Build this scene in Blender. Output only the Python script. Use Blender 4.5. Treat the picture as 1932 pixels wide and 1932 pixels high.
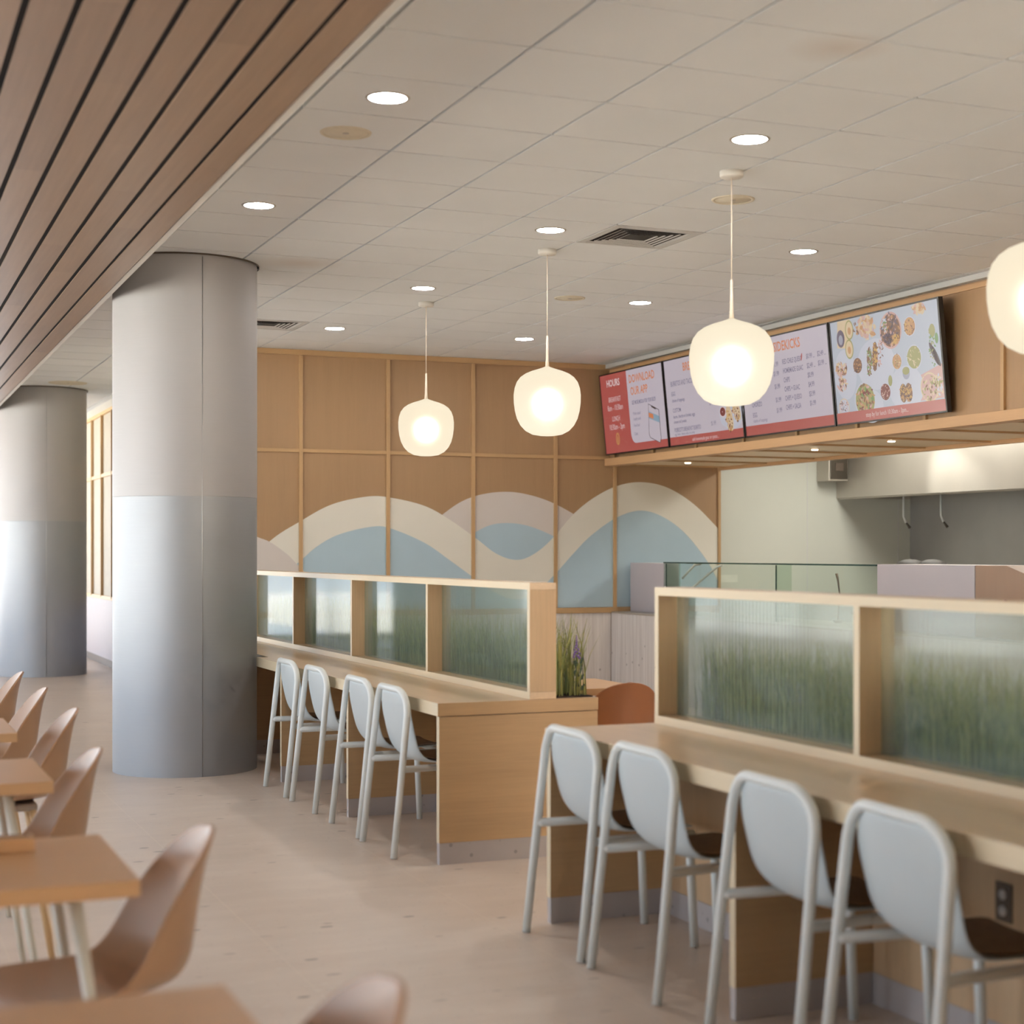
import bpy, bmesh, math, random
from mathutils import Vector, Matrix
for o in list(bpy.data.objects): bpy.data.objects.remove(o)
SC = bpy.context.scene
COL = SC.collection
PI = math.pi
H = 1.504            # eye height
ZC = 3.5             # tile ceiling height
TL = .6096           # ceiling tile module

# ------------------------------------------------------------------ camera
YAW = .4083
cd = bpy.data.cameras.new('camera'); cam = bpy.data.objects.new('camera', cd); COL.objects.link(cam)
cam.location = (0, 0, H); cam.rotation_euler = (PI/2, 0, -YAW)
cd.sensor_width = 36; cd.lens = 3097.2/1932*36
cd.shift_x = -79.3/1932; cd.shift_y = 75.5/1932
cd.clip_start = .05; cd.clip_end = 300
cd.dof.use_dof = True; cd.dof.focus_distance = 11.5; cd.dof.aperture_fstop = 2.3
SC.camera = cam

# ------------------------------------------------------------------ world, light, exposure
w = bpy.data.worlds.new('daylight'); SC.world = w; w.use_nodes = True
nt = w.node_tree; nt.nodes.clear()
out = nt.nodes.new('ShaderNodeOutputWorld'); bg = nt.nodes.new('ShaderNodeBackground')
tc = nt.nodes.new('ShaderNodeTexCoord'); sep = nt.nodes.new('ShaderNodeSeparateXYZ'); cr = nt.nodes.new('ShaderNodeValToRGB')
nt.links.new(tc.outputs['Generated'], sep.inputs[0]); nt.links.new(sep.outputs['Z'], cr.inputs[0])
cr.color_ramp.elements[0].position = 0.0; cr.color_ramp.elements[0].color = (.86, .92, 1, 1)
cr.color_ramp.elements[1].position = .7; cr.color_ramp.elements[1].color = (.62, .76, 1, 1)
nt.links.new(cr.outputs[0], bg.inputs[0]); bg.inputs[1].default_value = 4.3
nt.links.new(bg.outputs[0], out.inputs[0])

sun = bpy.data.lights.new('sun', 'SUN'); sun.energy = 115; sun.color = (1, .94, .84); sun.angle = .01
so = bpy.data.objects.new('sun', sun); so.rotation_euler = (0, math.radians(28), math.radians(12)); COL.objects.link(so)

def area(name, loc, rot, sx, sy, power, color, portal=False, spread=None):
    l = bpy.data.lights.new(name, 'AREA'); l.shape = 'RECTANGLE'; l.size = sx; l.size_y = sy
    l.energy = power; l.color = color
    if portal: l.cycles.is_portal = True
    if spread: l.spread = spread
    o = bpy.data.objects.new(name, l); o.location = loc; o.rotation_euler = rot; COL.objects.link(o); return o
XW = -4.6
area('window_daylight_portal', (XW-.02, 14.2, 1.77), (0, -PI/2, 0), 2.7, 25.4, 1, (1, 1, 1), portal=True)
area('added_glazing_portal', (-1.0, 27.04, 1.62), (PI/2, 0, PI), 6.8, 3.0, 1, (1, 1, 1), portal=True)  # portal across the far glazing, an unseen added opening
area('kitchen_fill_far', (9.9, 13.6, 2.93), (0, 0, 0), .6, 2.4, 52, (1, .97, .88))  # unseen area light added to brighten the hood and kitchen wall
area('kitchen_fill_near', (9.55, 10.4, 2.93), (0, 0, 0), .5, 1.8, 40, (1, .97, .88))  # second unseen fill light, added for the nearer part of the kitchen

hl = bpy.data.lights.new('hood_spot', 'SPOT'); hl.energy = 100; hl.color = (1, .98, .9); hl.spot_size = math.radians(46); hl.spot_blend = .8; hl.shadow_soft_size = .04
ho = bpy.data.objects.new('kitchen_spot_lamp', hl); COL.objects.link(ho); ho.location = (9.75, 14.45, 2.93)
ho.rotation_euler = Vector((.62, -.85, -.95)).to_track_quat('-Z', 'Y').to_euler()
SC.view_settings.view_transform = 'Standard'
SC.view_settings.look = 'None'
SC.view_settings.gamma = 1
SC.view_settings.use_curve_mapping = False
SC.view_settings.exposure = 0.32
SC.cycles.caustics_refractive = True
SC.cycles.caustics_reflective = False
SC.cycles.use_adaptive_sampling = True
SC.cycles.adaptive_threshold = .07
SC.cycles.adaptive_min_samples = 16
SC.cycles.max_bounces = 8
SC.cycles.diffuse_bounces = 4
SC.cycles.transmission_bounces = 6
SC.cycles.transparent_max_bounces = 10
SC.cycles.sample_clamp_indirect = 6
SC.cycles.use_denoising = True

# ------------------------------------------------------------------ materials
M = {}
def srgb(r, g, b):
    f = lambda c: (c/255/12.92) if c/255 <= .04045 else ((c/255+.055)/1.055)**2.4
    return (f(r), f(g), f(b), 1)
def newmat(name):
    m = bpy.data.materials.new(name); m.use_nodes = True; M[name] = m
    return m, m.node_tree, m.node_tree.nodes['Principled BSDF']
def link(nt, a, b): nt.links.new(a, b)
def coords(nt, scale=(1, 1, 1), rot=(0, 0, 0), loc=(0, 0, 0), kind='Object'):
    t = nt.nodes.new('ShaderNodeTexCoord'); mp = nt.nodes.new('ShaderNodeMapping')
    mp.inputs['Scale'].default_value = scale; mp.inputs['Rotation'].default_value = rot; mp.inputs['Location'].default_value = loc
    link(nt, t.outputs[kind], mp.inputs[0]); return mp.outputs[0]
def noise(nt, vec, scale, detail=4, rough=.55):
    n = nt.nodes.new('ShaderNodeTexNoise'); n.inputs['Scale'].default_value = scale
    n.inputs['Detail'].default_value = detail; n.inputs['Roughness'].default_value = rough
    link(nt, vec, n.inputs['Vector']); return n.outputs['Fac']
def ramp(nt, fac, stops):
    r = nt.nodes.new('ShaderNodeValToRGB'); e = r.color_ramp.elements
    while len(e) < len(stops): e.new(.5)
    for k, (p, c) in enumerate(stops): e[k].position = p; e[k].color = c
    link(nt, fac, r.inputs[0]); return r.outputs[0]
def mixc(nt, fac, a, b, mode='MIX'):
    m = nt.nodes.new('ShaderNodeMix'); m.data_type = 'RGBA'; m.blend_type = mode
    for s, v in ((m.inputs[0], fac), (m.inputs[6], a), (m.inputs[7], b)):
        if isinstance(v, (int, float, tuple)): s.default_value = v
        else: link(nt, v, s)
    return m.outputs[2]
def bump(nt, h, p, strength=.2, dist=.01):
    b = nt.nodes.new('ShaderNodeBump'); b.inputs['Strength'].default_value = strength; b.inputs['Distance'].default_value = dist
    link(nt, h, b.inputs['Height']); link(nt, b.outputs[0], p.inputs['Normal'])
def mul(c, k): return (min(c[0]*k, 1), min(c[1]*k, 1), min(c[2]*k, 1), 1)

def plain(name, col, rough=.5, metal=0, var=.06, vscale=6, emis=None, es=1, coat=0, bmp=0):
    m, nt, p = newmat(name)
    v = coords(nt); n = noise(nt, v, vscale, 3)
    c = ramp(nt, n, [(.25, mul(col, 1-var)), (.75, mul(col, 1+var))])
    link(nt, c, p.inputs['Base Color']); p.inputs['Roughness'].default_value = rough; p.inputs['Metallic'].default_value = metal
    p.inputs['Coat Weight'].default_value = coat
    if bmp: bump(nt, noise(nt, v, vscale*20, 2), p, bmp, .002)
    if emis: p.inputs['Emission Color'].default_value = emis; p.inputs['Emission Strength'].default_value = es
    return m
def wood(name, col, axis='X', rough=.45, contrast=.12, freq=1.0, coat=0.0):
    m, nt, p = newmat(name)
    s = {'X': (.35, 9, 9), 'Y': (9, .35, 9), 'Z': (9, 9, .35)}[axis]
    s = tuple(q*freq for q in s)
    v = coords(nt, s)
    n1 = noise(nt, v, 1.6, 5, .6)
    s2 = tuple(q*6 for q in s)
    n2 = noise(nt, coords(nt, s2), 2.0, 3, .6)
    n3 = noise(nt, coords(nt, (.8, .8, .8)), 1.3, 2)
    c = ramp(nt, n1, [(.28, mul(col, 1-contrast)), (.72, mul(col, 1+contrast))])
    c = mixc(nt, .35, c, ramp(nt, n2, [(.35, mul(col, 1-contrast*1.5)), (.6, mul(col, 1+contrast*.6))]))
    c = mixc(nt, .3, c, ramp(nt, n3, [(.3, mul(col, .88)), (.7, mul(col, 1.1))]))
    link(nt, c, p.inputs['Base Color']); p.inputs['Roughness'].default_value = rough
    p.inputs['Coat Weight'].default_value = coat; p.inputs['Coat Roughness'].default_value = .25
    bump(nt, n2, p, .05, .001)
    return m

OAK = srgb(212, 180, 142)
wood('oak_x', srgb(196, 162, 120), 'X'); wood('oak_y', OAK, 'Y', rough=.36, coat=.5); wood('oak_z', OAK, 'Z')
wood('oak_edge', srgb(228, 210, 178), 'Y', contrast=.06); wood('oak_edge_z', srgb(228, 210, 178), 'Z', contrast=.06)
wood('wall_oak', srgb(160, 128, 94), 'Z', contrast=.07, rough=.5)
wood('batten_oak', srgb(182, 148, 106), 'Z', contrast=.08, rough=.5)
wood('batten_oak_x', srgb(182, 148, 106), 'X', contrast=.08, rough=.5)
wood('soffit_oak', srgb(190, 152, 112), 'Y', contrast=.08, rough=.5)
wood('soffit_panel_lit', srgb(222, 200, 166), 'X', contrast=.05)  # paler base colour stands in for lamp light on the soffit underside
wood('table_oak', srgb(208, 166, 122), 'X', rough=.4, contrast=.07)
wood('yellow_oak', srgb(214, 178, 120), 'Z', contrast=.05)
wood('leg_oak', srgb(205, 170, 125), 'Z', contrast=.06)
wood('brown_veneer', srgb(150, 118, 92), 'Z', contrast=.06, rough=.4)
plain('white_steel', srgb(228, 231, 228), .35, 0, .02)
plain('white_shell', srgb(200, 208, 210), .45, 0, .015)
plain('seat_pad', srgb(160, 142, 126), .55, 0, .08, 30)
plain('corridor_panel', srgb(190, 182, 164), .6)
plain('tan_shell', srgb(172, 136, 106), .34, 0, .03, 4)
plain('rust_shell', srgb(158, 104, 70), .45, 0, .03, 4)
plain('white_leg', srgb(222, 218, 205), .4, 0, .02)
plain('white_paint', srgb(226, 222, 214), .6, 0, .015)
plain('grid_white', srgb(206, 206, 204), .6, 0, .02)
plain('far_white', srgb(222, 218, 208), .8, 0, .02)
plain('dark_gap', srgb(22, 18, 16), .9, 0, .1)
plain('black_plastic', srgb(28, 27, 28), .4, 0, .05)
plain('alu', srgb(176, 176, 176), .35, .8, .03)
plain('steel', srgb(190, 184, 174), .38, .7, .05, 2)
plain('steel_wall', srgb(176, 174, 172), .38, .6, .08, 1.5)
plain('kettle_lid', srgb(52, 48, 44), .6, 0, .1)
plain('dark_steel', srgb(90, 84, 76), .35, .8, .1)
plain('frp_wall', srgb(208, 210, 200), .35, 0, .02, 2)
plain('lilac_laminate', srgb(188, 180, 184), .5, 0, .015)
plain('steel_dark', srgb(110, 98, 88), .5, .6, .05)
plain('speaker_grille', srgb(220, 212, 192), .7, 0, .05, 60)
plain('cord_white', srgb(228, 214, 196), .5, 0, .02)
plain('mural_cream', srgb(222, 218, 206), .7, 0, .01)
plain('mural_lilac', srgb(206, 198, 192), .7, 0, .01)
plain('mural_blue', srgb(172, 194, 206), .7, 0, .015)
plain('terrace', srgb(205, 198, 188), .9, 0, .1)
plain('green_edge', srgb(40, 66, 54), .2, 0, .05)
plain('notice_paper', srgb(226, 226, 216), .7)
plain('flower_purple', srgb(150, 118, 190), .7)
plain('leaf_green', srgb(96, 116, 84), .6)
plain('eucalyptus', srgb(92, 110, 92), .6)
plain('soil', srgb(52, 38, 34), .9)
plain('black_hole', srgb(46, 40, 36), .9)
plain('outlet_white', srgb(214, 208, 202), .4)

# grass blades: colour varies from blade to blade
m, nt, p = newmat('grass')
v = coords(nt, (28, 28, .9)); n = noise(nt, v, 1.6, 2)
c = ramp(nt, n, [(.30, srgb(96, 88, 60)), (.43, srgb(132, 140, 82)), (.55, srgb(168, 166, 96)), (.68, srgb(208, 200, 124)), (.8, srgb(120, 96, 108))])
link(nt, c, p.inputs['Base Color']); p.inputs['Roughness'].default_value = .6

# floor: pale pinkish travertine-like concrete with long dark flecks and faint joints
m, nt, p = newmat('floor_stone')
v = coords(nt)
n = noise(nt, v, .9, 5, .6); n2 = noise(nt, coords(nt, (1.2, 4, 1)), 2.2, 4, .6)
c = ramp(nt, n, [(.3, srgb(214, 198, 184)), (.7, srgb(232, 218, 205))])
c = mixc(nt, .35, c, ramp(nt, n2, [(.3, srgb(206, 188, 174)), (.7, srgb(236, 224, 212))]))
vo = nt.nodes.new('ShaderNodeTexVoronoi'); vo.inputs['Scale'].default_value = 3.2; vo.inputs['Randomness'].default_value = 1
wv = coords(nt, (1.0, 2.8, 1), (0, 0, -.35)); link(nt, wv, vo.inputs['Vector'])
wn = noise(nt, coords(nt), 18, 3); 
md = nt.nodes.new('ShaderNodeMath'); md.operation = 'MULTIPLY_ADD'; link(nt, wn, md.inputs[0]); md.inputs[1].default_value = .10; link(nt, vo.outputs['Distance'], md.inputs[2])
sp = ramp(nt, md.outputs[0], [(.125, (1, 1, 1, 1)), (.150, (0, 0, 0, 1))])
spn = noise(nt, coords(nt, (1, 1, 1)), 1.7, 2)
spm = nt.nodes.new('ShaderNodeMath'); spm.operation = 'MULTIPLY'; link(nt, sp, spm.inputs[0]); link(nt, ramp(nt, spn, [(.42, (.25, .25, .25, 1)), (.58, (.9, .9, .9, 1))]), spm.inputs[1])
c = mixc(nt, spm.outputs[0], c, srgb(126, 112, 106))
vo2 = nt.nodes.new('ShaderNodeTexVoronoi'); vo2.inputs['Scale'].default_value = 16; link(nt, coords(nt, (1, 1.8, 1)), vo2.inputs['Vector'])
sp2 = ramp(nt, vo2.outputs['Distance'], [(.07, (.45, .45, .45, 1)), (.11, (0, 0, 0, 1))])
c = mixc(nt, sp2, c, srgb(150, 136, 128))
vo3 = nt.nodes.new('ShaderNodeTexVoronoi'); vo3.inputs['Scale'].default_value = 5; link(nt, coords(nt, (1, 2.5, 1), (0, 0, .2), (3.3, 1.7, 0)), vo3.inputs['Vector'])
sp3 = ramp(nt, vo3.outputs['Distance'], [(.06, (.8, .8, .8, 1)), (.09, (0, 0, 0, 1))])
c = mixc(nt, sp3, c, srgb(232, 224, 214))
br = nt.nodes.new('ShaderNodeTexBrick'); br.inputs['Scale'].default_value = 1; br.offset = 0
br.inputs['Mortar Size'].default_value = .003; br.inputs['Mortar Smooth'].default_value = .2
br.inputs['Brick Width'].default_value = .93; br.inputs['Row Height'].default_value = 1.9
link(nt, coords(nt, (1, 1, 1), (0, 0, 0), (.37, .2, 0)), br.inputs['Vector'])
c = mixc(nt, br.outputs['Fac'], c, mixc(nt, .35, c, srgb(240, 226, 208)))
link(nt, c, p.inputs['Base Color'])
link(nt, ramp(nt, n2, [(.3, (.34, .34, .34, 1)), (.7, (.46, .46, .46, 1))]), p.inputs['Roughness'])
bump(nt, n2, p, .06, .004)

# stone skirting and whitewashed boards
def stone(name, col, sc=14):
    m, nt, p = newmat(name)
    n = noise(nt, coords(nt), 3, 4); c = ramp(nt, n, [(.3, mul(col, .94)), (.7, mul(col, 1.06))])
    vo = nt.nodes.new('ShaderNodeTexVoronoi'); vo.inputs['Scale'].default_value = sc; link(nt, coords(nt), vo.inputs['Vector'])
    s = ramp(nt, vo.outputs['Distance'], [(.10, (.8, .8, .8, 1)), (.16, (0, 0, 0, 1))])
    link(nt, mixc(nt, s, c, mul(col, .55)), p.inputs['Base Color']); p.inputs['Roughness'].default_value = .55
stone('skirting_stone', srgb(192, 184, 182))
m, nt, p = newmat('whitewash')
n = noise(nt, coords(nt, (14, 14, .5)), 2, 4, .6); c = ramp(nt, n, [(.3, srgb(196, 188, 184)), (.7, srgb(222, 216, 212))])
vo = nt.nodes.new('ShaderNodeTexVoronoi'); vo.inputs['Scale'].default_value = 7; link(nt, coords(nt), vo.inputs['Vector'])
c = mixc(nt, ramp(nt, vo.outputs['Distance'], [(.07, (.7, .7, .7, 1)), (.11, (0, 0, 0, 1))]), c, srgb(150, 140, 138))
link(nt, c, p.inputs['Base Color']); p.inputs['Roughness'].default_value = .7

# ceiling tile: matt mineral board, a few brown water stains
m, nt, p = newmat('ceiling_tile')
v = coords(nt); c = ramp(nt, noise(nt, v, 1.1, 3), [(.3, srgb(232, 235, 236)), (.7, srgb(237, 240, 241))])
for (sx, sy, sr) in ((3.62, 5.52, .22), (4.35, 4.3, .06), (2.9, 11.1, .3)):
    g = nt.nodes.new('ShaderNodeVectorMath'); g.operation = 'DISTANCE'; link(nt, v, g.inputs[0]); g.inputs[1].default_value = (sx, sy, ZC)
    k = ramp(nt, g.outputs['Value'], [(0.0, (.35, .35, .35, 1)), (sr, (0, 0, 0, 1))])
    c = mixc(nt, k, c, srgb(196, 166, 138))
link(nt, c, p.inputs['Base Color']); p.inputs['Roughness'].default_value = .85
bump(nt, noise(nt, v, 160, 2), p, .12, .001)

# planked cedar ceiling: boards differ along their length
m, nt, p = newmat('cedar_planks')
v = coords(nt)
sx_ = nt.nodes.new('ShaderNodeSeparateXYZ'); link(nt, v, sx_.inputs[0])
def mth(op, a, b=None, c2=None):
    q = nt.nodes.new('ShaderNodeMath'); q.operation = op
    for s, val in zip(q.inputs, (a, b, c2)):
        if val is None: continue
        if isinstance(val, (int, float)): s.default_value = val
        else: link(nt, val, s)
    return q.outputs[0]
idx = mth('FLOOR', mth('DIVIDE', sx_.outputs['X'], -.152))
ln = mth('FLOOR', mth('MULTIPLY_ADD', idx, .37, mth('DIVIDE', sx_.outputs['Y'], 2.44)))
cmb = nt.nodes.new('ShaderNodeCombineXYZ'); link(nt, idx, cmb.inputs[0]); link(nt, ln, cmb.inputs[1])
wnz = nt.nodes.new('ShaderNodeTexWhiteNoise'); link(nt, cmb.outputs[0], wnz.inputs['Vector'])
c = ramp(nt, wnz.outputs['Value'], [(0, srgb(128, 104, 86)), (.5, srgb(138, 112, 90)), (1, srgb(146, 120, 98))])
g1 = noise(nt, coords(nt, (16, .6, 16)), 2.5, 5)
c = mixc(nt, .3, c, ramp(nt, g1, [(.3, srgb(118, 94, 78)), (.7, srgb(154, 126, 104))]))
link(nt, c, p.inputs['Base Color']); p.inputs['Roughness'].default_value = .42

# brushed metal column cladding
def cladding(name, col, rough, metal):
    m, nt, p = newmat(name)
    n = noise(nt, coords(nt, (1.5, 1.5, 60)), 3, 4); n2 = noise(nt, coords(nt), .8, 2)
    c = ramp(nt, n2, [(.3, mul(col, .97)), (.7, mul(col, 1.03))])
    link(nt, c, p.inputs['Base Color']); p.inputs['Metallic'].default_value = metal
    link(nt, ramp(nt, n, [(.2, (rough*.9,)*3+(1,)), (.8, (rough*1.1,)*3+(1,))]), p.inputs['Roughness'])
    p.inputs['Anisotropic'].default_value = .4
cladding('clad_lower', srgb(162, 165, 169), .50, .62)
cladding('clad_upper', srgb(172, 170, 170), .55, .45)

def emit(name, col, s):
    m = bpy.data.materials.new(name); m.use_nodes = True; M[name] = m; nt = m.node_tree; nt.nodes.clear()
    o = nt.nodes.new('ShaderNodeOutputMaterial'); e = nt.nodes.new('ShaderNodeEmission')
    e.inputs[0].default_value = col; e.inputs[1].default_value = s; link(nt, e.outputs[0], o.inputs[0]); return m
emit('downlight_glow', (1, .96, .91, 1), 140)
emit('spot_glow', (1, .85, .6, 1), 14)
emit('bulb_glow', (1, .88, .68, 1), 4.5)

# frosted opal glass of the pendants: glows softly, the bulb blurs through it
m = bpy.data.materials.new('opal_glass'); m.use_nodes = True; M['opal_glass'] = m; nt = m.node_tree; nt.nodes.clear()
o = nt.nodes.new('ShaderNodeOutputMaterial'); a = nt.nodes.new('ShaderNodeAddShader'); e = nt.nodes.new('ShaderNodeEmission')
e.inputs[0].default_value = (1, .88, .66, 1); e.inputs[1].default_value = .49
r = nt.nodes.new('ShaderNodeBsdfRefraction'); r.inputs['Roughness'].default_value = .75; r.inputs['IOR'].default_value = 1.22
r.inputs['Color'].default_value = (.5, .5, .5, 1)
link(nt, e.outputs[0], a.inputs[0]); link(nt, r.outputs[0], a.inputs[1]); link(nt, a.outputs[0], o.inputs[0])

# reeded, hazy panes of the counter screens
m = bpy.data.materials.new('reeded_glass'); m.use_nodes = True; M['reeded_glass'] = m; nt = m.node_tree; nt.nodes.clear()
o = nt.nodes.new('ShaderNodeOutputMaterial')
r = nt.nodes.new('ShaderNodeBsdfRefraction'); r.inputs['Roughness'].default_value = .14; r.inputs['IOR'].default_value = 1.16
r.inputs['Color'].default_value = (.86, .93, .90, 1)
gl = nt.nodes.new('ShaderNodeBsdfGlossy'); gl.inputs['Roughness'].default_value = .07; gl.inputs['Color'].default_value = (.62, .66, .70, 1)
df = nt.nodes.new('ShaderNodeBsdfTranslucent'); df.inputs['Color'].default_value = (.72, .84, .82, 1)
dd = nt.nodes.new('ShaderNodeBsdfDiffuse'); dd.inputs['Color'].default_value = (.66, .78, .78, 1)
lw = nt.nodes.new('ShaderNodeLayerWeight'); lw.inputs[0].default_value = .5
pw = nt.nodes.new('ShaderNodeMath'); pw.operation = 'POWER'; pw.inputs[1].default_value = 3; link(nt, lw.outputs['Facing'], pw.inputs[0])
fr = nt.nodes.new('ShaderNodeMath'); fr.operation = 'MULTIPLY_ADD'; link(nt, pw.outputs[0], fr.inputs[0]); fr.inputs[1].default_value = .22; fr.inputs[2].default_value = .02
tp = nt.nodes.new('ShaderNodeBsdfTransparent'); tp.inputs[0].default_value = (.9, .95, .93, 1)
m0 = nt.nodes.new('ShaderNodeMixShader'); m0.inputs[0].default_value = .6
wv = nt.nodes.new('ShaderNodeTexWave'); wv.bands_direction = 'Y'; wv.inputs['Scale'].default_value = 12; wv.inputs['Distortion'].default_value = .3
link(nt, coords(nt), wv.inputs['Vector'])
b = nt.nodes.new('ShaderNodeBump'); b.inputs['Strength'].default_value = .09; b.inputs['Distance'].default_value = .003; link(nt, wv.outputs['Fac'], b.inputs['Height'])
link(nt, b.outputs[0], r.inputs['Normal'])
m1 = nt.nodes.new('ShaderNodeMixShader'); m1.inputs[0].default_value = .5; link(nt, df.outputs[0], m1.inputs[1]); link(nt, dd.outputs[0], m1.inputs[2])
m2 = nt.nodes.new('ShaderNodeMixShader'); m2.inputs[0].default_value = .10; link(nt, r.outputs[0], m0.inputs[1]); link(nt, tp.outputs[0], m0.inputs[2]); link(nt, m0.outputs[0], m2.inputs[1]); link(nt, m1.outputs[0], m2.inputs[2])
m3 = nt.nodes.new('ShaderNodeMixShader'); link(nt, fr.outputs[0], m3.inputs[0]); link(nt, m2.outputs[0], m3.inputs[1]); link(nt, gl.outputs[0], m3.inputs[2])
link(nt, m3.outputs[0], o.inputs[0])

# clear glass sheet
def clear(name, tint, k):
    m = bpy.data.materials.new(name); m.use_nodes = True; M[name] = m; nt = m.node_tree; nt.nodes.clear()
    o = nt.nodes.new('ShaderNodeOutputMaterial'); t = nt.nodes.new('ShaderNodeBsdfTransparent'); t.inputs[0].default_value = tint
    g = nt.nodes.new('ShaderNodeBsdfGlossy'); g.inputs['Roughness'].default_value = .02
    lw = nt.nodes.new('ShaderNodeLayerWeight'); lw.inputs[0].default_value = .5
    f = nt.nodes.new('ShaderNodeMath'); f.operation = 'POWER'; f.inputs[1].default_value = 5; link(nt, lw.outputs['Facing'], f.inputs[0])
    mx = nt.nodes.new('ShaderNodeMixShader'); link(nt, f.outputs[0], mx.inputs[0]); link(nt, t.outputs[0], mx.inputs[1]); link(nt, g.outputs[0], mx.inputs[2]); link(nt, mx.outputs[0], o.inputs[0])
clear('clear_glass', (.93, .97, .95, 1), 1.35)
clear('green_glass', (.86, .91, .86, 1), 1.4)
clear('window_glass', (.97, .985, .98, 1), 1.2)

# ------------------------------------------------------------------ mesh helpers
class MB:
    def __init__(s): s.bm = bmesh.new(); s.mats = []
    def mi(s, name):
        if name not in s.mats: s.mats.append(name)
        return s.mats.index(name)
    def box(s, x0, x1, y0, y1, z0, z1, mat=None, bev=0):
        r = bmesh.ops.create_cube(s.bm, size=1); vs = r['verts']
        for v in vs: v.co = Vector(((x0+x1)/2+v.co.x*(x1-x0), (y0+y1)/2+v.co.y*(y1-y0), (z0+z1)/2+v.co.z*(z1-z0)))
        fs = {f for v in vs for f in v.link_faces}
        if mat:
            for f in fs: f.material_index = s.mi(mat)
        if bev:
            es = {e for v in vs for e in v.link_edges}
            bmesh.ops.bevel(s.bm, geom=list(es), offset=bev, segments=2, affect='EDGES', profile=.5)
        return s
    def facemat(s, fn, mat):
        k = s.mi(mat)
        for f in s.bm.faces:
            if fn(f): f.material_index = k
        return s
    def tube(s, pts, r, n=12, mat=None, cap=True):
        pts = [Vector(p) for p in pts]; rs = r if isinstance(r, (list, tuple)) else [r]*len(pts)
        k = s.mi(mat) if mat else 0
        rings = []; prev = None
        for i, p in enumerate(pts):
            t = (pts[min(i+1, len(pts)-1)]-pts[max(i-1, 0)]).normalized()
            if prev is None:
                a = Vector((0, 0, 1)) if abs(t.z) < .9 else Vector((1, 0, 0)); u = t.cross(a).normalized()
            else: u = (prev-t*prev.dot(t)).normalized()
            prev = u; w_ = t.cross(u)
            rings.append([s.bm.verts.new(p+(u*math.cos(2*PI*j/n)+w_*math.sin(2*PI*j/n))*rs[i]) for j in range(n)])
        for a, b in zip(rings, rings[1:]):
            for j in range(n):
                f = s.bm.faces.new((a[j], a[(j+1) % n], b[(j+1) % n], b[j])); f.smooth = True; f.material_index = k
        if cap:
            for q in (rings[0][::-1], rings[-1]): f = s.bm.faces.new(q); f.material_index = k
        return s
    def lathe(s, prof, cx=0, cy=0, n=48, mat=None, smooth=True):
        k = s.mi(mat) if mat else 0; rings = []
        for (r, z) in prof:
            if r < 1e-6: rings.append([s.bm.verts.new((cx, cy, z))])
            else: rings.append([s.bm.verts.new((cx+r*math.cos(2*PI*j/n), cy+r*math.sin(2*PI*j/n), z)) for j in range(n)])
        for a, b in zip(rings, rings[1:]):
            for j in range(n):
                q = [a[j % len(a)], a[(j+1) % len(a)], b[(j+1) % len(b)], b[j % len(b)]]
                u = []
                for vv in q:
                    if vv not in u: u.append(vv)
                if len(u) > 2:
                    f = s.bm.faces.new(u); f.smooth = smooth; f.material_index = k
        return s
    def poly(s, pts, mat=None):
        f = s.bm.faces.new([s.bm.verts.new(p) for p in pts]); f.material_index = s.mi(mat) if mat else 0; return f
    def prism(s, pts, off, mat=None):
        """closed outline (list of Vectors) extruded by vector off"""
        f = s.poly(pts, mat); off = Vector(off)
        r = bmesh.ops.extrude_face_region(s.bm, geom=[f]); vs = [g for g in r['geom'] if isinstance(g, bmesh.types.BMVert)]
        for v in vs: v.co += off
        return s
    def build(s, name, mat=None, parent=None, recalc=True, smooth_angle=None):
        if recalc: bmesh.ops.recalc_face_normals(s.bm, faces=s.bm.faces)
        me = bpy.data.meshes.new(name); s.bm.to_mesh(me); s.bm.free()
        for n in (s.mats or [mat]): me.materials.append(M[n])
        o = bpy.data.objects.new(name, me); COL.objects.link(o)
        if parent: o.parent = parent
        return o
def thing(name, label, cat, loc=(0, 0, 0), rz=0, group=None):
    o = bpy.data.objects.new(name, None); o.empty_display_size = .1; COL.objects.link(o); o.location = loc; o.rotation_euler = (0, 0, rz)
    return tag(o, label, cat, group)
def tag(o, label, cat, group=None):
    o['label'] = label; o['category'] = cat
    if group: o['group'] = group
    return o
def struct(o): o['kind'] = 'structure'; return o
def copy_tree(o, parent=None):
    c = o.copy(); COL.objects.link(c)
    if parent: c.parent = parent
    for ch in list(o.children): copy_tree(ch, c)
    return c
def at(root, label, loc, rz=None, group=None):
    root.location = loc
    if rz is not None: root.rotation_euler = (0, 0, rz)
    root['label'] = label
    if group: root['group'] = group
    return root
def Bx(*a, **k): return MB().box(*a, **k)

# ================================================================== STRUCTURE
struct(Bx(XW-.1, 13, -5, 27, -.12, 0).build('floor', 'floor_stone'))
struct(Bx(-40, XW-.1, -30, 60, -.5, -.02).build('terrace_ground', 'terrace'))
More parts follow.
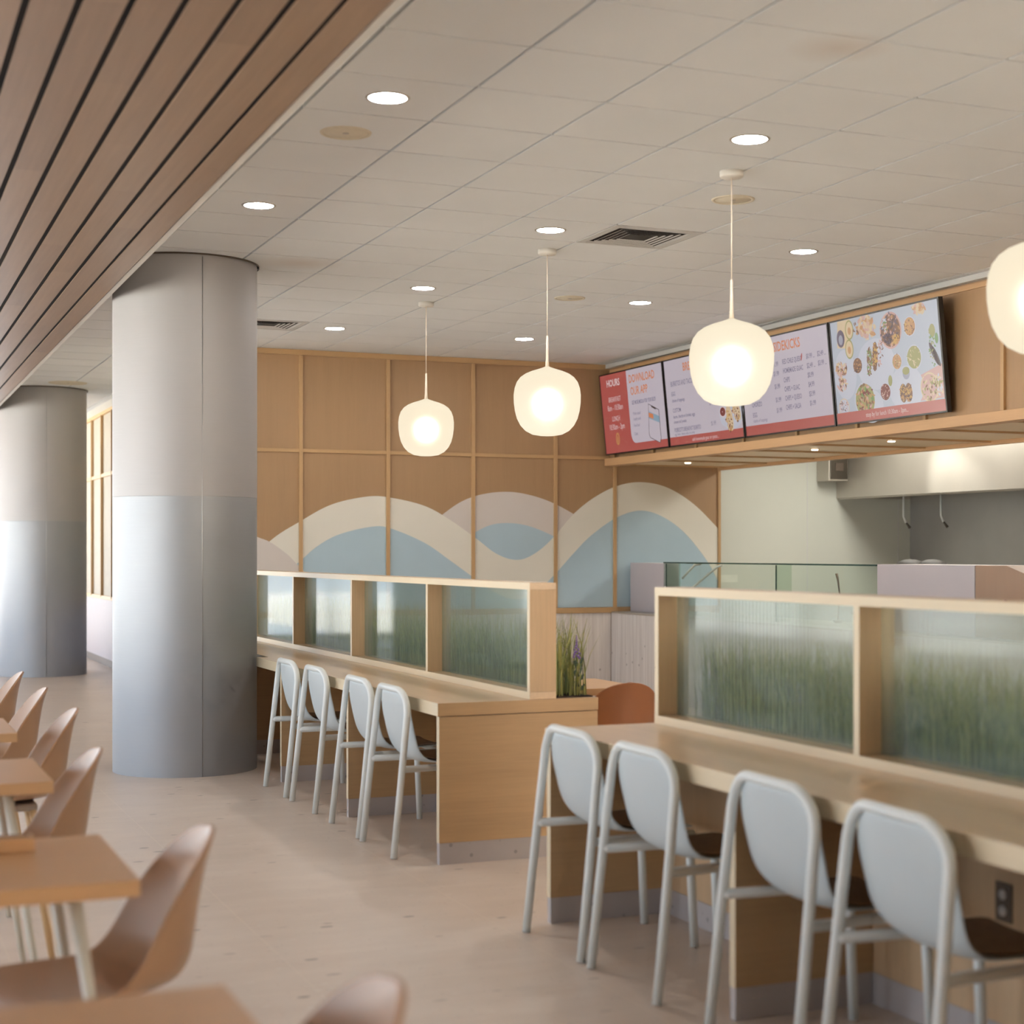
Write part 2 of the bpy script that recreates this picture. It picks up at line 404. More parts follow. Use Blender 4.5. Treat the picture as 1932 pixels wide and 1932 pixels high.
# ceiling grid with dropped tiles
GX0, GY0 = 2.4964, 5.9936
b = MB(); b.box(XW, 7.5, -5, 27, ZC+.02, ZC+.14, 'grid_white')
kx0 = math.floor((1.2-GX0)/TL); kx1 = math.ceil((7.5-GX0)/TL); ky0 = -8; ky1 = math.ceil((27-GY0)/TL)
skip = {(3, 5), (1, 13)}
gap = .008
for i in range(kx0, kx1):
    for j in range(ky0, ky1):
        if (i, j) in skip: continue
        x0 = GX0+i*TL+gap; x1 = min(GX0+(i+1)*TL-gap, 7.47); y0 = GY0+j*TL+gap; y1 = min(GY0+(j+1)*TL-gap, 26.9)
        if x1-x0 < .02: continue
        if j == 16: y1 = min(y1, 99)
        b.box(x0, x1, y0, y1, ZC, ZC+.0205, 'ceiling_tile')
struct(b.build('ceiling'))
# lowered cedar plank ceiling on the window side, turned a third of a degree
ZW = 3.21; ang = .0054
b = MB(); b.box(-7.2, -.004, -8, 24, .008, .05, 'dark_gap')
b.box(-7.2, -.004, -8, 24, .05, ZC-ZW+.01, 'dark_gap')
x = 0; k = 0
while x > -6.3:
    wd = .127 if k else .125
    b.box(x-wd, x-.004 if k == 0 else x, -8, 24, 0, .0075, 'cedar_planks'); x = x-(.152 if k else .146); k += 1
pc = struct(b.build('ceiling')); pc.location = (1.561, 4.852, ZW); pc.rotation_euler = (0, 0, -ang)
b = MB(); b.box(.003, .038, -8, 24, .004, .010); b.box(.030, .038, -8, 24, .01, ZC-ZW-.001)
tr = struct(b.build('trim_1', 'white_paint')); tr.location = pc.location; tr.rotation_euler = (0, 0, -ang)

# back wall with oak panelling, mural wall
YB = 15.85
struct(Bx(3.2, 8.84, YB, YB+.12, 0, ZC).build('wall_back', 'wall_oak'))
struct(Bx(8.84, 11.5, YB, YB+.12, 0, 3.0).build('wall_kitchen_end', 'frp_wall'))
b = MB()
for xs in (9.967, 11.198): b.box(xs-.006, xs+.006, YB-.003, YB, 0, 2.98)
struct(b.build('trim_2', 'grid_white'))
BAT = [3.22, 4.133, 5.031, 5.945, 6.87, 7.56]
for k, xb in enumerate(BAT):
    top = 3.44 if xb < 7.5 else 3.44
    struct(Bx(xb-.019, xb+.019, YB-.024, YB-.0005, .915, top, bev=.002).build('trim_3', 'batten_oak'))
struct(Bx(8.815, 8.845, YB-.024, YB-.0005, .9, 2.44, bev=.002).build('trim_3', 'batten_oak'))
struct(Bx(3.2, 7.5, YB-.020, YB-.0008, 2.487, 2.522, bev=.002).build('trim_4', 'batten_oak_x'))
struct(Bx(3.2, 7.5, YB-.020, YB-.0008, 3.445, 3.498).build('trim_5', 'batten_oak_x'))
struct(Bx(3.2, 7.745, YB-.05, YB-.0005, .858, .915, bev=.002).build('trim_6', 'batten_oak_x'))
struct(Bx(3.2, 7.5, YB-.035, YB-.0006, .10, .856).build('wall_wainscot', 'whitewash'))
struct(Bx(3.2, 7.5, YB-.05, YB-.0007, 0, .098).build('baseboard_back', 'skirting_stone'))

# mural bands: thin painted panels on the wall
def catmull(pts, n=8):
    P = [Vector(p) for p in pts]; out = []
    for i in range(len(P)-1):
        p0 = P[max(i-1, 0)]; p1 = P[i]; p2 = P[i+1]; p3 = P[min(i+2, len(P)-1)]
        for k in range(n):
            t = k/n
            out.append(.5*((2*p1)+(-p0+p2)*t+(2*p0-5*p1+4*p2-p3)*t*t+(-p0+3*p1-3*p2+p3)*t**3))
    out.append(P[-1]); return out
def band(up, lo, depth, mat, name):
    """fills between an upper and a lower (x,z) curve on the back wall"""
    b = MB(); n = len(up); y = YB-depth
    vu = [b.bm.verts.new((p.x, y, p.y)) for p in up]; vl = [b.bm.verts.new((p.x, y, p.y)) for p in lo]
    for i in range(n-1): b.bm.faces.new((vu[i], vu[i+1], vl[i+1], vl[i]))
    r = bmesh.ops.extrude_face_region(b.bm, geom=list(b.bm.faces))
    for g in r['geom']:
        if isinstance(g, bmesh.types.BMVert): g.co.y = YB-.0003
    return b.build(name, mat, None)
def resamp(c, xs):
    r = []
    for x in xs:
        for a, b_ in zip(c, c[1:]):
            if a.x <= x <= b_.x+1e-9:
                t = (x-a.x)/max(b_.x-a.x, 1e-9); r.append(Vector((x, a.y+(b_.y-a.y)*t))); break
        else: r.append(Vector((x, c[0].y if x < c[0].x else c[-1].y)))
    return r
cream_up = catmull([(3.22, .98), (3.45, 1.22), (3.82, 1.605), (4.128, 1.805), (4.445, 1.975), (4.8, 2.058), (5.04, 2.055), (5.416, 1.975), (5.70, 1.83), (6.0, 1.63), (6.18, 1.50), (6.36, 1.43), (6.52, 1.435), (6.70, 1.53), (6.87, 1.68), (7.08, 1.905), (7.316, 2.08), (7.59, 2.21), (7.88, 2.256), (8.2, 2.20), (8.527, 2.02), (8.838, 1.746)])
cream_lo = catmull([(3.22, .95), (3.7, 1.09), (4.085, 1.38), (4.30, 1.56), (4.527, 1.68), (4.856, 1.757), (5.05, 1.745), (5.416, 1.60), (5.7, 1.415), (5.94, 1.25), (6.2, 1.08), (6.42, 1.01), (6.62, 1.06), (6.855, 1.26), (7.08, 1.49), (7.285, 1.68), (7.59, 1.875), (7.88, 1.95), (8.15, 1.88), (8.42, 1.70), (8.691, 1.396), (8.838, 1.15)])
lil_up = catmull([(5.45, 1.75), (5.599, 1.875), (5.817, 2.02), (6.05, 2.10), (6.327, 2.13), (6.58, 2.10), (6.83, 2.025), (7.081, 1.905), (7.2, 1.82)])
lil_lo = catmull([(5.45, 1.40), (5.7, 1.56), (5.887, 1.66), (6.1, 1.77), (6.30, 1.805), (6.55, 1.78), (6.83, 1.68), (7.0, 1.58), (7.2, 1.40)])
left_lil = catmull([(3.22, 1.78), (3.45, 1.76), (3.69, 1.655), (3.83, 1.60), (4.0, 1.48), (4.09, 1.39), (4.3, 1.18), (4.5, .93)])
def mx(*cs): return [Vector((v[0].x, max(q.y for q in v))) for v in zip(*cs)]
FL = lambda xs: [Vector((x, .918)) for x in xs]
xs = [3.225+i*(8.83-3.225)/160 for i in range(161)]
mur = thing('wave_mural', 'painted mural of cream lilac and blue overlapping hills on the oak wall', 'mural', (0, 0, 0))
def mband(up, lo, d, mat, name):
    o = band(up, lo, d, mat, name); o.parent = mur; return o
xb_ = [x for x in xs if x >= 3.9]
mband(resamp(cream_lo, xb_), FL(xb_), .002, 'mural_blue', 'blue_hill')
xl = [5.45+i*1.75/60 for i in range(61)]
cl_ = resamp(cream_lo, xl); cmax = lambda c: [Vector((p.x, max(p.y, q.y+.02))) for p, q in zip(c, cl_)]
mband(cmax(resamp(lil_lo, xl)), cl_, .0022, 'mural_blue', 'blue_hill')
mband(cmax(resamp(lil_up, xl)), cmax(resamp(lil_lo, xl)), .003, 'mural_lilac', 'lilac_band')
mband(resamp(cream_up, xs), resamp(cream_lo, xs), .0045, 'mural_cream', 'cream_band')
x2 = [3.225+i*(4.49-3.225)/50 for i in range(51)]
# left lilac hill, cut by the cream band
ll = resamp(left_lil, x2)
mband(ll, FL(x2), .0052, 'mural_lilac', 'lilac_hill')

# corridor wall beyond the back wall's left end
XC = 3.2
struct(Bx(XC, XC+.12, YB+.12, 24.2, 0, ZC).build('wall_corridor', 'far_white'))
struct(Bx(XC-.03, XC-.0005, YB+.001, 24.2, .10, .875).build('wall_corridor_wainscot', 'lilac_laminate'))
struct(Bx(XC-.02, XC-.0005, YB+.001, 24.2, 0, .098).build('baseboard_corridor', 'steel_dark'))
struct(Bx(XC-.014, XC-.0006, YB+.001, 24.2, .877, 3.38).build('wall_corridor_panel', 'corridor_panel'))
for yb in [23.5-.93*k for k in range(8)]:
    struct(Bx(XC-.05, XC-.0145, yb-.02, yb+.02, .90, 3.34).build('trim_7', 'batten_oak'))
for z in (2.50, 3.33, .88):
    struct(Bx(XC-.045, XC-.0146, YB+.01, 24.2, z, z+.045).build('trim_8', 'yellow_oak'))
struct(Bx(XC, XC+.12, 24.2, 27, 2.48, ZC).build('wall_corridor', 'far_white'))
d = struct(Bx(XC+.02, XC+.08, 24.25, 25.2, 0, 2.47).build('door_1', 'yellow_oak'))
for y0, y1 in ((24.2, 24.27), (25.2, 25.27)):
    struct(Bx(XC-.03, XC+.02, y0, y1, 0, 2.5).build('trim_9', 'yellow_oak'))
struct(Bx(XC, XC+.12, 25.27, 27, 0, 2.48).build('wall_corridor', 'far_white'))
struct(Bx(2.4, XC+.12, 27, 27.15, 0, ZC).build('wall_far', 'far_white'))
b = MB(); b.box(XW, 2.4, 27, 27.1, 0, .12, 'alu'); b.box(XW, 2.4, 27, 27.1, 3.12, 3.6, 'alu')  # unseen glazed end, added so cool daylight reaches the far ceiling
for k in range(5): b.box(XW+1.7*k-.04, XW+1.7*k+.04, 26.99, 27.1, .12, 3.12, 'alu')
struct(b.build('wall_far'))
struct(Bx(XW-.1, 13, -5.15, -5, 0, ZC+.1).build('wall_near', 'far_white'))
struct(Bx(12.9, 13, -5, 3.0, 0, ZC).build('wall_side', 'far_white'))
# window wall
b = MB(); b.box(XW-.1, XW, -5, 1.5, 0, 3.6, 'brown_veneer'); b.box(XW-.1, XW, 1.5, 27, 0, .42, 'brown_veneer'); b.box(XW-.1, XW, 1.5, 27, 3.12, 3.6, 'alu')
y = 1.5
while y <= 27: b.box(XW-.09, XW+.02, y-.045, y+.045, .42, 3.12, 'alu'); y += 2.0
struct(b.build('wall_left'))
for k in range(12):
    struct(Bx(XW-.05, XW-.044, 1.5+2*k+.045, 3.5+2*k-.045, .42, 3.12).build('window_%d' % (k+1), 'window_glass'))

# soffit over the serving line
struct(Bx(7.5, 7.62, -1, YB-.001, 2.50, 3.6).build('wall_right', 'wall_oak'))
struct(Bx(7.44, 7.4995, -1, YB-.03, 3.455, 3.497).build('trim_10', 'grid_white'))
YS = [14.79-.9067*k for k in range(18)]+[15.69]
for yb in YS:
    struct(Bx(7.478, 7.4995, yb-.018, yb+.018, 2.50, 3.41).build('trim_11', 'batten_oak'))
struct(Bx(7.485, 7.4995, -1, YB-.03, 3.405, 3.44).build('trim_12', 'soffit_oak'))
struct(Bx(7.43, 7.56, -1, YB-.026, 2.416, 2.495, bev=.003).build('trim_13', 'soffit_oak'))
b = MB(); b.box(7.56, 8.86, -1, YB-.0255, 2.435, 2.46, 'soffit_panel_lit')
struct(b.build('ceiling_soffit'))
struct(Bx(8.80, 8.86, -1, YB-.026, 2.40, 2.434).build('trim_14', 'soffit_oak'))
for yb in YS:
    struct(Bx(7.56, 8.80, yb-.022, yb+.022, 2.42, 2.4345).build('trim_15', 'batten_oak_x'))
# kitchen shell
struct(Bx(11.38, 11.5, -1, YB, 0, 3.0).build('wall_kitchen', 'frp_wall'))
struct(Bx(7.62, 11.5, -1, YB, 2.96, 3.06).build('ceiling_kitchen', 'far_white'))
struct(Bx(7.62, 11.5, -1.1, -1, 0, 3.0).build('wall_kitchen_near', 'frp_wall'))
struct(Bx(11.36, 11.3795, 4, YB-.001, .9, 2.2).build('wall_backsplash', 'steel_wall'))

# ================================================================== COLUMNS
def column(cx, cy, r, label, seam):
    t = thing('round_column', label, 'column', (cx, cy, 0), 0, 'metal clad columns')
    b = MB(); b.lathe([(r, 0), (r, 1.878)], n=128); b.build('lower_cladding', 'clad_lower', t)
    b = MB(); b.lathe([(r+.001, 1.879), (r+.001, ZC)], n=128); b.build('upper_cladding', 'clad_upper', t)
    b = MB(); b.lathe([(r+.016, ZC-.012), (r+.016, ZC), (r, ZC)], n=96); b.build('ceiling_collar', 'steel_dark', t)
    for a in (seam, seam+PI/1.5, seam-PI/1.5):
        x, y = (r+.0005)*math.cos(a), (r+.0005)*math.sin(a)
        b = MB(); b.tube([(x, y, 0), (x, y, ZC-.02)], .0028, 6); b.build('seam', 'alu', t)
    return t
ca = math.atan2(-(11.49), -2.18)
column(2.179, 11.492, .49, 'large brushed metal clad round column standing at the far end of the long counter', ca+.23)
column(2.238, 21.05, .53, 'more distant metal clad round column at the left edge of the room', ca+.18)

# ================================================================== CEILING FITTINGS
def downlight(x, y, label):
    t = thing('ceiling_light', label, 'ceiling light', (x, y, ZC), 0, 'round recessed downlights in the tile ceiling')
    b = MB(); b.lathe([(.083, -.0005), (.084, -.004), (.096, -.004), (.099, -.0005)], n=40); b.build('trim_ring', 'steel', t)
    b = MB(); b.lathe([(.0, -.003), (.083, -.003), (.083, -.0004), (0, -.0004)], n=40); b.build('diffuser', 'downlight_glow', t)
    return t
dls = [(2.192, 6.908, 'round lit downlight nearest the cedar ceiling, topmost in the photo'),
       (2.192, 9.347, 'round lit downlight above the near side of the metal column'),
       (4.020, 6.908, 'round lit downlight above the large middle pendant lamp, right of centre'),
       (4.020, 9.347, 'round lit downlight left of the square air vent'),
       (5.849, 9.347, 'round lit downlight right of the largest pendant lamp and its cord'),
       (4.020, 11.785, 'round lit downlight just behind the leftmost pendant mount'),
       (5.849, 11.785, 'round lit downlight right of the pale flush speaker'),
       (4.020, 14.223, 'round lit downlight close to the back wall beside the column'),
       (5.849, 14.223, 'round lit downlight close to the back wall above the second pendant')]
d0 = None
for x, y, lb in dls:
    if d0 is None: d0 = downlight(x, y, lb)
    else: at(copy_tree(d0), lb, (x, y, ZC))
def unlit(x, y, r, label, name='ceiling_speaker', cat='ceiling speaker'):
    t = thing(name, label, cat, (x, y, ZC))
    b = MB(); b.lathe([(r*.86, -.001), (r*.88, -.006), (r, -.006), (r+.003, -.0005)], n=48); b.build('rim', 'speaker_grille', t)
    b = MB(); b.lathe([(0, -.0045), (r*.86, -.0035), (r*.87, -.0004)], n=48); b.build('grille', 'speaker_grille', t)
    b = MB(); b.lathe([(0, -.008), (.014, -.007), (.016, -.0045)], n=16); b.build('badge', 'steel', t)
unlit(2.191, 7.56, .12, 'beige flush ceiling speaker beside the topmost downlight')
unlit(4.619, 8.125, .12, 'beige flush ceiling speaker behind the cord of the largest pendant lamp')
unlit(5.233, 11.786, .12, 'small pale flush ceiling speaker in the middle of the far ceiling')
unlit(2.423, 20.04, .22, 'flat round disc on the ceiling in front of the distant column', 'ceiling_disc', 'ceiling fitting')
unlit(2.33, 20.9, .10, 'small unlit round fitting on the ceiling above the distant column', 'ceiling_disc', 'ceiling fitting')

def vent(i, j, label):
    x0 = GX0+i*TL+.004; y0 = GY0+j*TL+.004; s = TL-.008
    t = thing('ceiling_vent', label, 'air vent', (x0, y0, ZC), 0, 'square ceiling air vents')
    b = MB(); b.box(0, s, 0, .07, -.002, .01); b.box(0, s, s-.03, s, -.002, .01); b.box(0, .05, .07, s-.03, -.002, .01); b.box(s-.05, s, .07, s-.03, -.002, .01)
    b.build('frame', 'grid_white', t)
    b = MB(); b.box(.05, s-.05, .07, s-.03, .008, .0115); b.build('backing', 'black_hole', t)
    # louvres set in nested squares, sloping outwards
    for k in range(5):
        a = .055+k*.036; c0 = s-.055-k*.036; ya = .085+k*.036; yb = s-.035-k*.036
        if yb-ya < .03 or c0-a < .03: break
        b = MB(); w_ = .013; dz = .0005
        def lou(p, q, inn):
            b.poly([(p[0], p[1], dz), (q[0], q[1], dz), (q[0]+inn[0]*w_+(-1 if False else 0), q[1]+inn[1]*w_, .004), (p[0]+inn[0]*w_, p[1]+inn[1]*w_, .004)])
        lou((a, ya), (c0, ya), (0, 1)); lou((a, yb), (c0, yb), (0, -1)); lou((a, ya), (a, yb), (1, 0)); lou((c0, ya), (c0, yb), (-1, 0))
        b.build('louvre', 'grid_white', t, recalc=False)
    return t
vent(3, 5, 'square louvred air vent in the middle of the tile ceiling')
vent(1, 13, 'square louvred air vent partly hidden behind the metal column')

# ================================================================== PENDANTS
def pendant(x, y, label):
    t = thing('pendant_lamp', label, 'pendant lamp', (x, y, 2.27), 0, 'frosted globe pendants over the booths')
    top = ZC-2.27
    b = MB(); b.lathe([(0, top-.036), (.056, top-.034), (.062, top-.026), (.062, top-.0005), (0, top-.0005)], n=40); b.build('canopy', 'white_paint', t)
    b = MB(); b.tube([(0, 0, top-.035), (.0, 0, .66)], .0034, 8); b.build('cord', 'cord_white', t)
    b = MB(); b.lathe([(0, .665), (.007, .66), (.010, .50), (.014, .455), (0, .455)], n=16); b.build('stem', 'cord_white', t)
    prof = [(.0, .0), (.05, .0015), (.10, .010), (.145, .034), (.178, .07), (.201, .115), (.214, .165), (.221, .22), (.222, .27), (.216, .315), (.202, .355), (.178, .387), (.145, .410), (.105, .427), (.06, .441), (.028, .452), (.012, .459)]
    b = MB(); b.lathe(prof, n=64); b.build('globe_shade', 'opal_glass', t)
    b = MB(); b.lathe([(0, .13), (.035, .137), (.060, .16), (.072, .195), (.072, .235), (.058, .268), (.03, .288), (0, .295)], n=24); b.build('bulb', 'bulb_glow', t)
    return t
P = [(4.272, 5.08, 'frosted globe pendant cut off by the right edge of the photo'),
     (4.272, 7.53, 'largest fully visible frosted globe pendant, hanging in front of the menu screens'),
     (4.262, 9.965, 'middle sized frosted globe pendant left of the menu screens'),
     (4.272, 12.45, 'smallest frosted globe pendant, leftmost, in front of the oak wall')]
p0 = pendant(*P[0])
for x, y, lb in P[1:]: at(copy_tree(p0), lb, (x, y, 2.27))

# ================================================================== COUNTERS
def counter(yn, yf, xs_front, xfr, xpl, posts, sups, full_end, label, frlabel, pllabel, zt=.777):
    """worktop running along Y from yn (near) to yf (far)"""
    t = thing('long_counter', label, 'counter', (0, 0, 0), 0, 'long oak dining counters')
    if yf > 11.9:
        b = Bx(xs_front, xpl, yn, 11.22, zt-.062, zt).box(2.70, xpl, 11.22, 11.77, zt-.062, zt).box(xs_front, xpl, 11.77, yf, zt-.062, zt)
    else: b = Bx(xs_front, xpl, yn, yf, zt-.062, zt, bev=.0015)
    b.mats = ['oak_y']
    b.facemat(lambda f: abs(f.normal.y) > .8, 'oak_x')
    b.facemat(lambda f: f.normal.x < -.8, 'oak_edge')
    b.build('worktop', None, t)
    for k, (ys, xr, x1) in enumerate(sups):
        b = Bx(xs_front+.008, x1, ys, ys+.036, .104, zt-.066); b.mats = ['oak_x']
        b.facemat(lambda f: f.normal.x < -.8, 'oak_edge_z')
        s_ = b.build('support_panel', None, t)
        Bx(xs_front+.010, x1-.002, ys+.001, ys+.035, 0, .1035).build('plinth', 'skirting_stone', s_)
    bp = Bx(3.15, 3.18, yn+.04, yf-.02, .104, zt-.0625).build('back_panel', 'oak_z', t)
    Bx(3.148, 3.178, yn+.04, yf-.02, 0, .1035).build('plinth', 'skirting_stone', bp)
    f2 = Bx(xpl-.02, xpl, yn+.04, yf, .0, zt-.0625).build('rear_panel', 'oak_z', t)
    # screen frame standing on the worktop
    f = thing('glazed_screen', frlabel, 'screen', (0, 0, 0), 0, 'glazed oak screens on the counters')
    xb = xfr+.142; z0 = zt; z1 = 1.352 if zt < .78 else 1.358
    def edged(b):
        b.mats = ['oak_z']; b.facemat(lambda q: q.normal.x < -.8, 'oak_edge_z'); return b
    b = Bx(xfr, xb, posts[0], posts[-1]+.033, z1-.034, z1); b.mats = ['oak_y']; b.facemat(lambda q: q.normal.x < -.8, 'oak_edge'); b.build('top_rail', None, f)
    b = Bx(xfr, xb, posts[0], posts[-1]+.033, z0+.0005, z0+.036); b.mats = ['oak_y']; b.facemat(lambda q: q.normal.x < -.8, 'oak_edge'); b.build('bottom_rail', None, f)
    for k, yp in enumerate(posts):
        edged(Bx(xfr+(.0006 if k else 0), xb, yp, yp+.033, z0+.0365, z1-.0345)).build('post', None, f)
    for a, c0 in zip(posts, posts[1:]):
        Bx(xfr+.088, xfr+.094, a+.0335, c0-.0005, z0+.0365, z1-.0345).build('glass_pane', 'reeded_glass', f)
    return t, f
ends = 1.543
far_posts = [7.467+ends*k for k in range(5)]
counter(7.45, 13.9, 2.615, 3.10, 3.464, far_posts,
        [(7.452, 0, 3.462), (9.0, 0, 3.148), (10.545, 0, 3.148), (12.09, 0, 3.148)], True,
        'long oak counter reaching to the metal column, the farther of the two',
        'glazed oak screen with reeded panes on the farther counter', '')
near_posts = [6.078-1.468*k for k in range(4)][::-1]
counter(1.5, 6.137, 2.615, 3.10, 3.464, near_posts,
        [(6.100, 0, 3.148), (4.60, 0, 3.148), (3.10, 0, 3.148), (1.6, 0, 3.148)], False,
        'long oak counter in the right foreground, the nearer of the two',
        'glazed oak screen with reeded panes on the nearer counter', '', .790)
t = thing('wall_outlet', 'white power outlet on the panel under the nearer counter', 'power outlet', (3.15, 3.925, .468))
Bx(-.006, -.0003, -.037, .037, -.058, .058, bev=.002).build('cover_plate', 'steel_dark', t)
for z in (-.024, .024):
    b = MB(); b.lathe([(0, .0), (.016, 0), (.016, .004), (0, .004)], n=20); bmesh.ops.rotate(b.bm, verts=b.bm.verts, cent=(0, 0, 0), matrix=Matrix.Rotation(-PI/2, 3, 'Y'))
    bmesh.ops.translate(b.bm, verts=b.bm.verts, vec=(-.0062, 0, z)); b.build('socket', 'outlet_white', t)

# planter troughs let into the counter tops behind the screens, and their grass
rnd = random.Random(7)
def grass(y0, y1, x0, x1, zt, n, hmax, label):
    b = MB()
    for k in range(n):
        x = rnd.uniform(x0+.02, x1-.02); y = rnd.uniform(y0+.02, y1-.02)
        h = hmax*rnd.choice((1, 1, .9, .8, .65, .5))*rnd.uniform(.75, 1.0); a = rnd.uniform(0, 2*PI); lean = rnd.uniform(.0, .16)*h/.45
        if y < y0+.10: a = rnd.uniform(-.9, 1.6) if rnd.random() < .5 else a
        wd = rnd.uniform(.0016, .0036); pa = a+PI/2+rnd.uniform(-.6, .6); dx, dy = math.cos(a), math.sin(a); wx, wy = math.cos(pa)*wd, math.sin(pa)*wd
        rows = []
        for s_ in (0, .33, .66, 1):
            l = lean*s_**2.2; zz = zt+h*(s_-.06*s_*s_); ww = (1-.25*s_) if s_ < 1 else .15
            px, py = x+dx*l, y+dy*l
            px = min(max(px, x0+.003), x1+.07)
            rows.append((b.bm.verts.new((px-wx*ww, py-wy*ww, zz)), b.bm.verts.new((px+wx*ww, py+wy*ww, zz))))
        for r0, r1 in zip(rows, rows[1:]):
            b.bm.faces.new((r0[0], r0[1], r1[1], r1[0]))
    o = b.build('ornamental_grass', 'grass', None, recalc=False); tag(o, label, 'grass'); o['kind'] = 'stuff'
    return o
for (yn, yf, xa, xb_, lb, n, hm, gl) in ((7.47, 13.6, 3.246, 3.464, 'planter', 4600, .44, 'tall dry green ornamental grass behind the farther screen'),
                                  (1.55, 6.08, 3.246, 3.464, 'planter', 4200, .42, 'tall green ornamental grass behind the nearer screen')):
    zt_ = .7835 if yn > 5 else .7965
    grass(yn+.02, yf, xa, xb_, zt_, n, hm, gl)
    o = Bx(xa+.012, xb_-.012, yn+.02, yf, zt_-.006, zt_-.0006).build('planter_soil', 'soil'); tag(o, 'dark soil strip at the foot of the grass behind the %s screen' % ('farther' if yn > 5 else 'nearer'), 'soil'); o['kind'] = 'stuff'
# flower sprig and eucalyptus sprig at the end of the far planter
t = thing('lavender_flower', 'purple flower spike in the grass at the counter end', 'flower', (3.375, 7.53, .782))
b = MB(); b.tube([(0, 0, 0), (.004, 0, .10), (.006, 0, .20)], .0022, 6); b.build('stem', 'leaf_green', t)
b = MB()
for k in range(26):
    z = .19+k*.0045; r = .016*(1-k/30); a = k*2.4
    if k > 12: r *= .5
    bmesh.ops.create_icosphere(b.bm, subdivisions=1, radius=.0075*(1.1-k/34), matrix=Matrix.Translation((.006+r*math.cos(a), r*math.sin(a), z)))
b.build('blossom', 'flower_purple', t)
t = thing('eucalyptus_sprig', 'dark green round-leaved sprig in the grass at the counter end', 'sprig', (3.395, 7.525, .782))
b = MB(); b.tube([(0, 0, 0), (.008, 0, .09), (.004, 0, .17)], .0022, 6); b.build('stem', 'leaf_green', t)
for k in range(9):
    b = MB(); a = k*2.2; z = .03+k*.017; L = .034
    L = .042; pts = [(math.cos(a)*L*u*.8, math.sin(a)*L*u*.8-.4*v, z+.022*u+1.25*v) for u, v in ((0, 0), (.3, .010), (.65, .013), (1, 0), (.65, -.013), (.3, -.010))]
    b.poly(pts); b.build('leaf', 'eucalyptus', t, recalc=False)

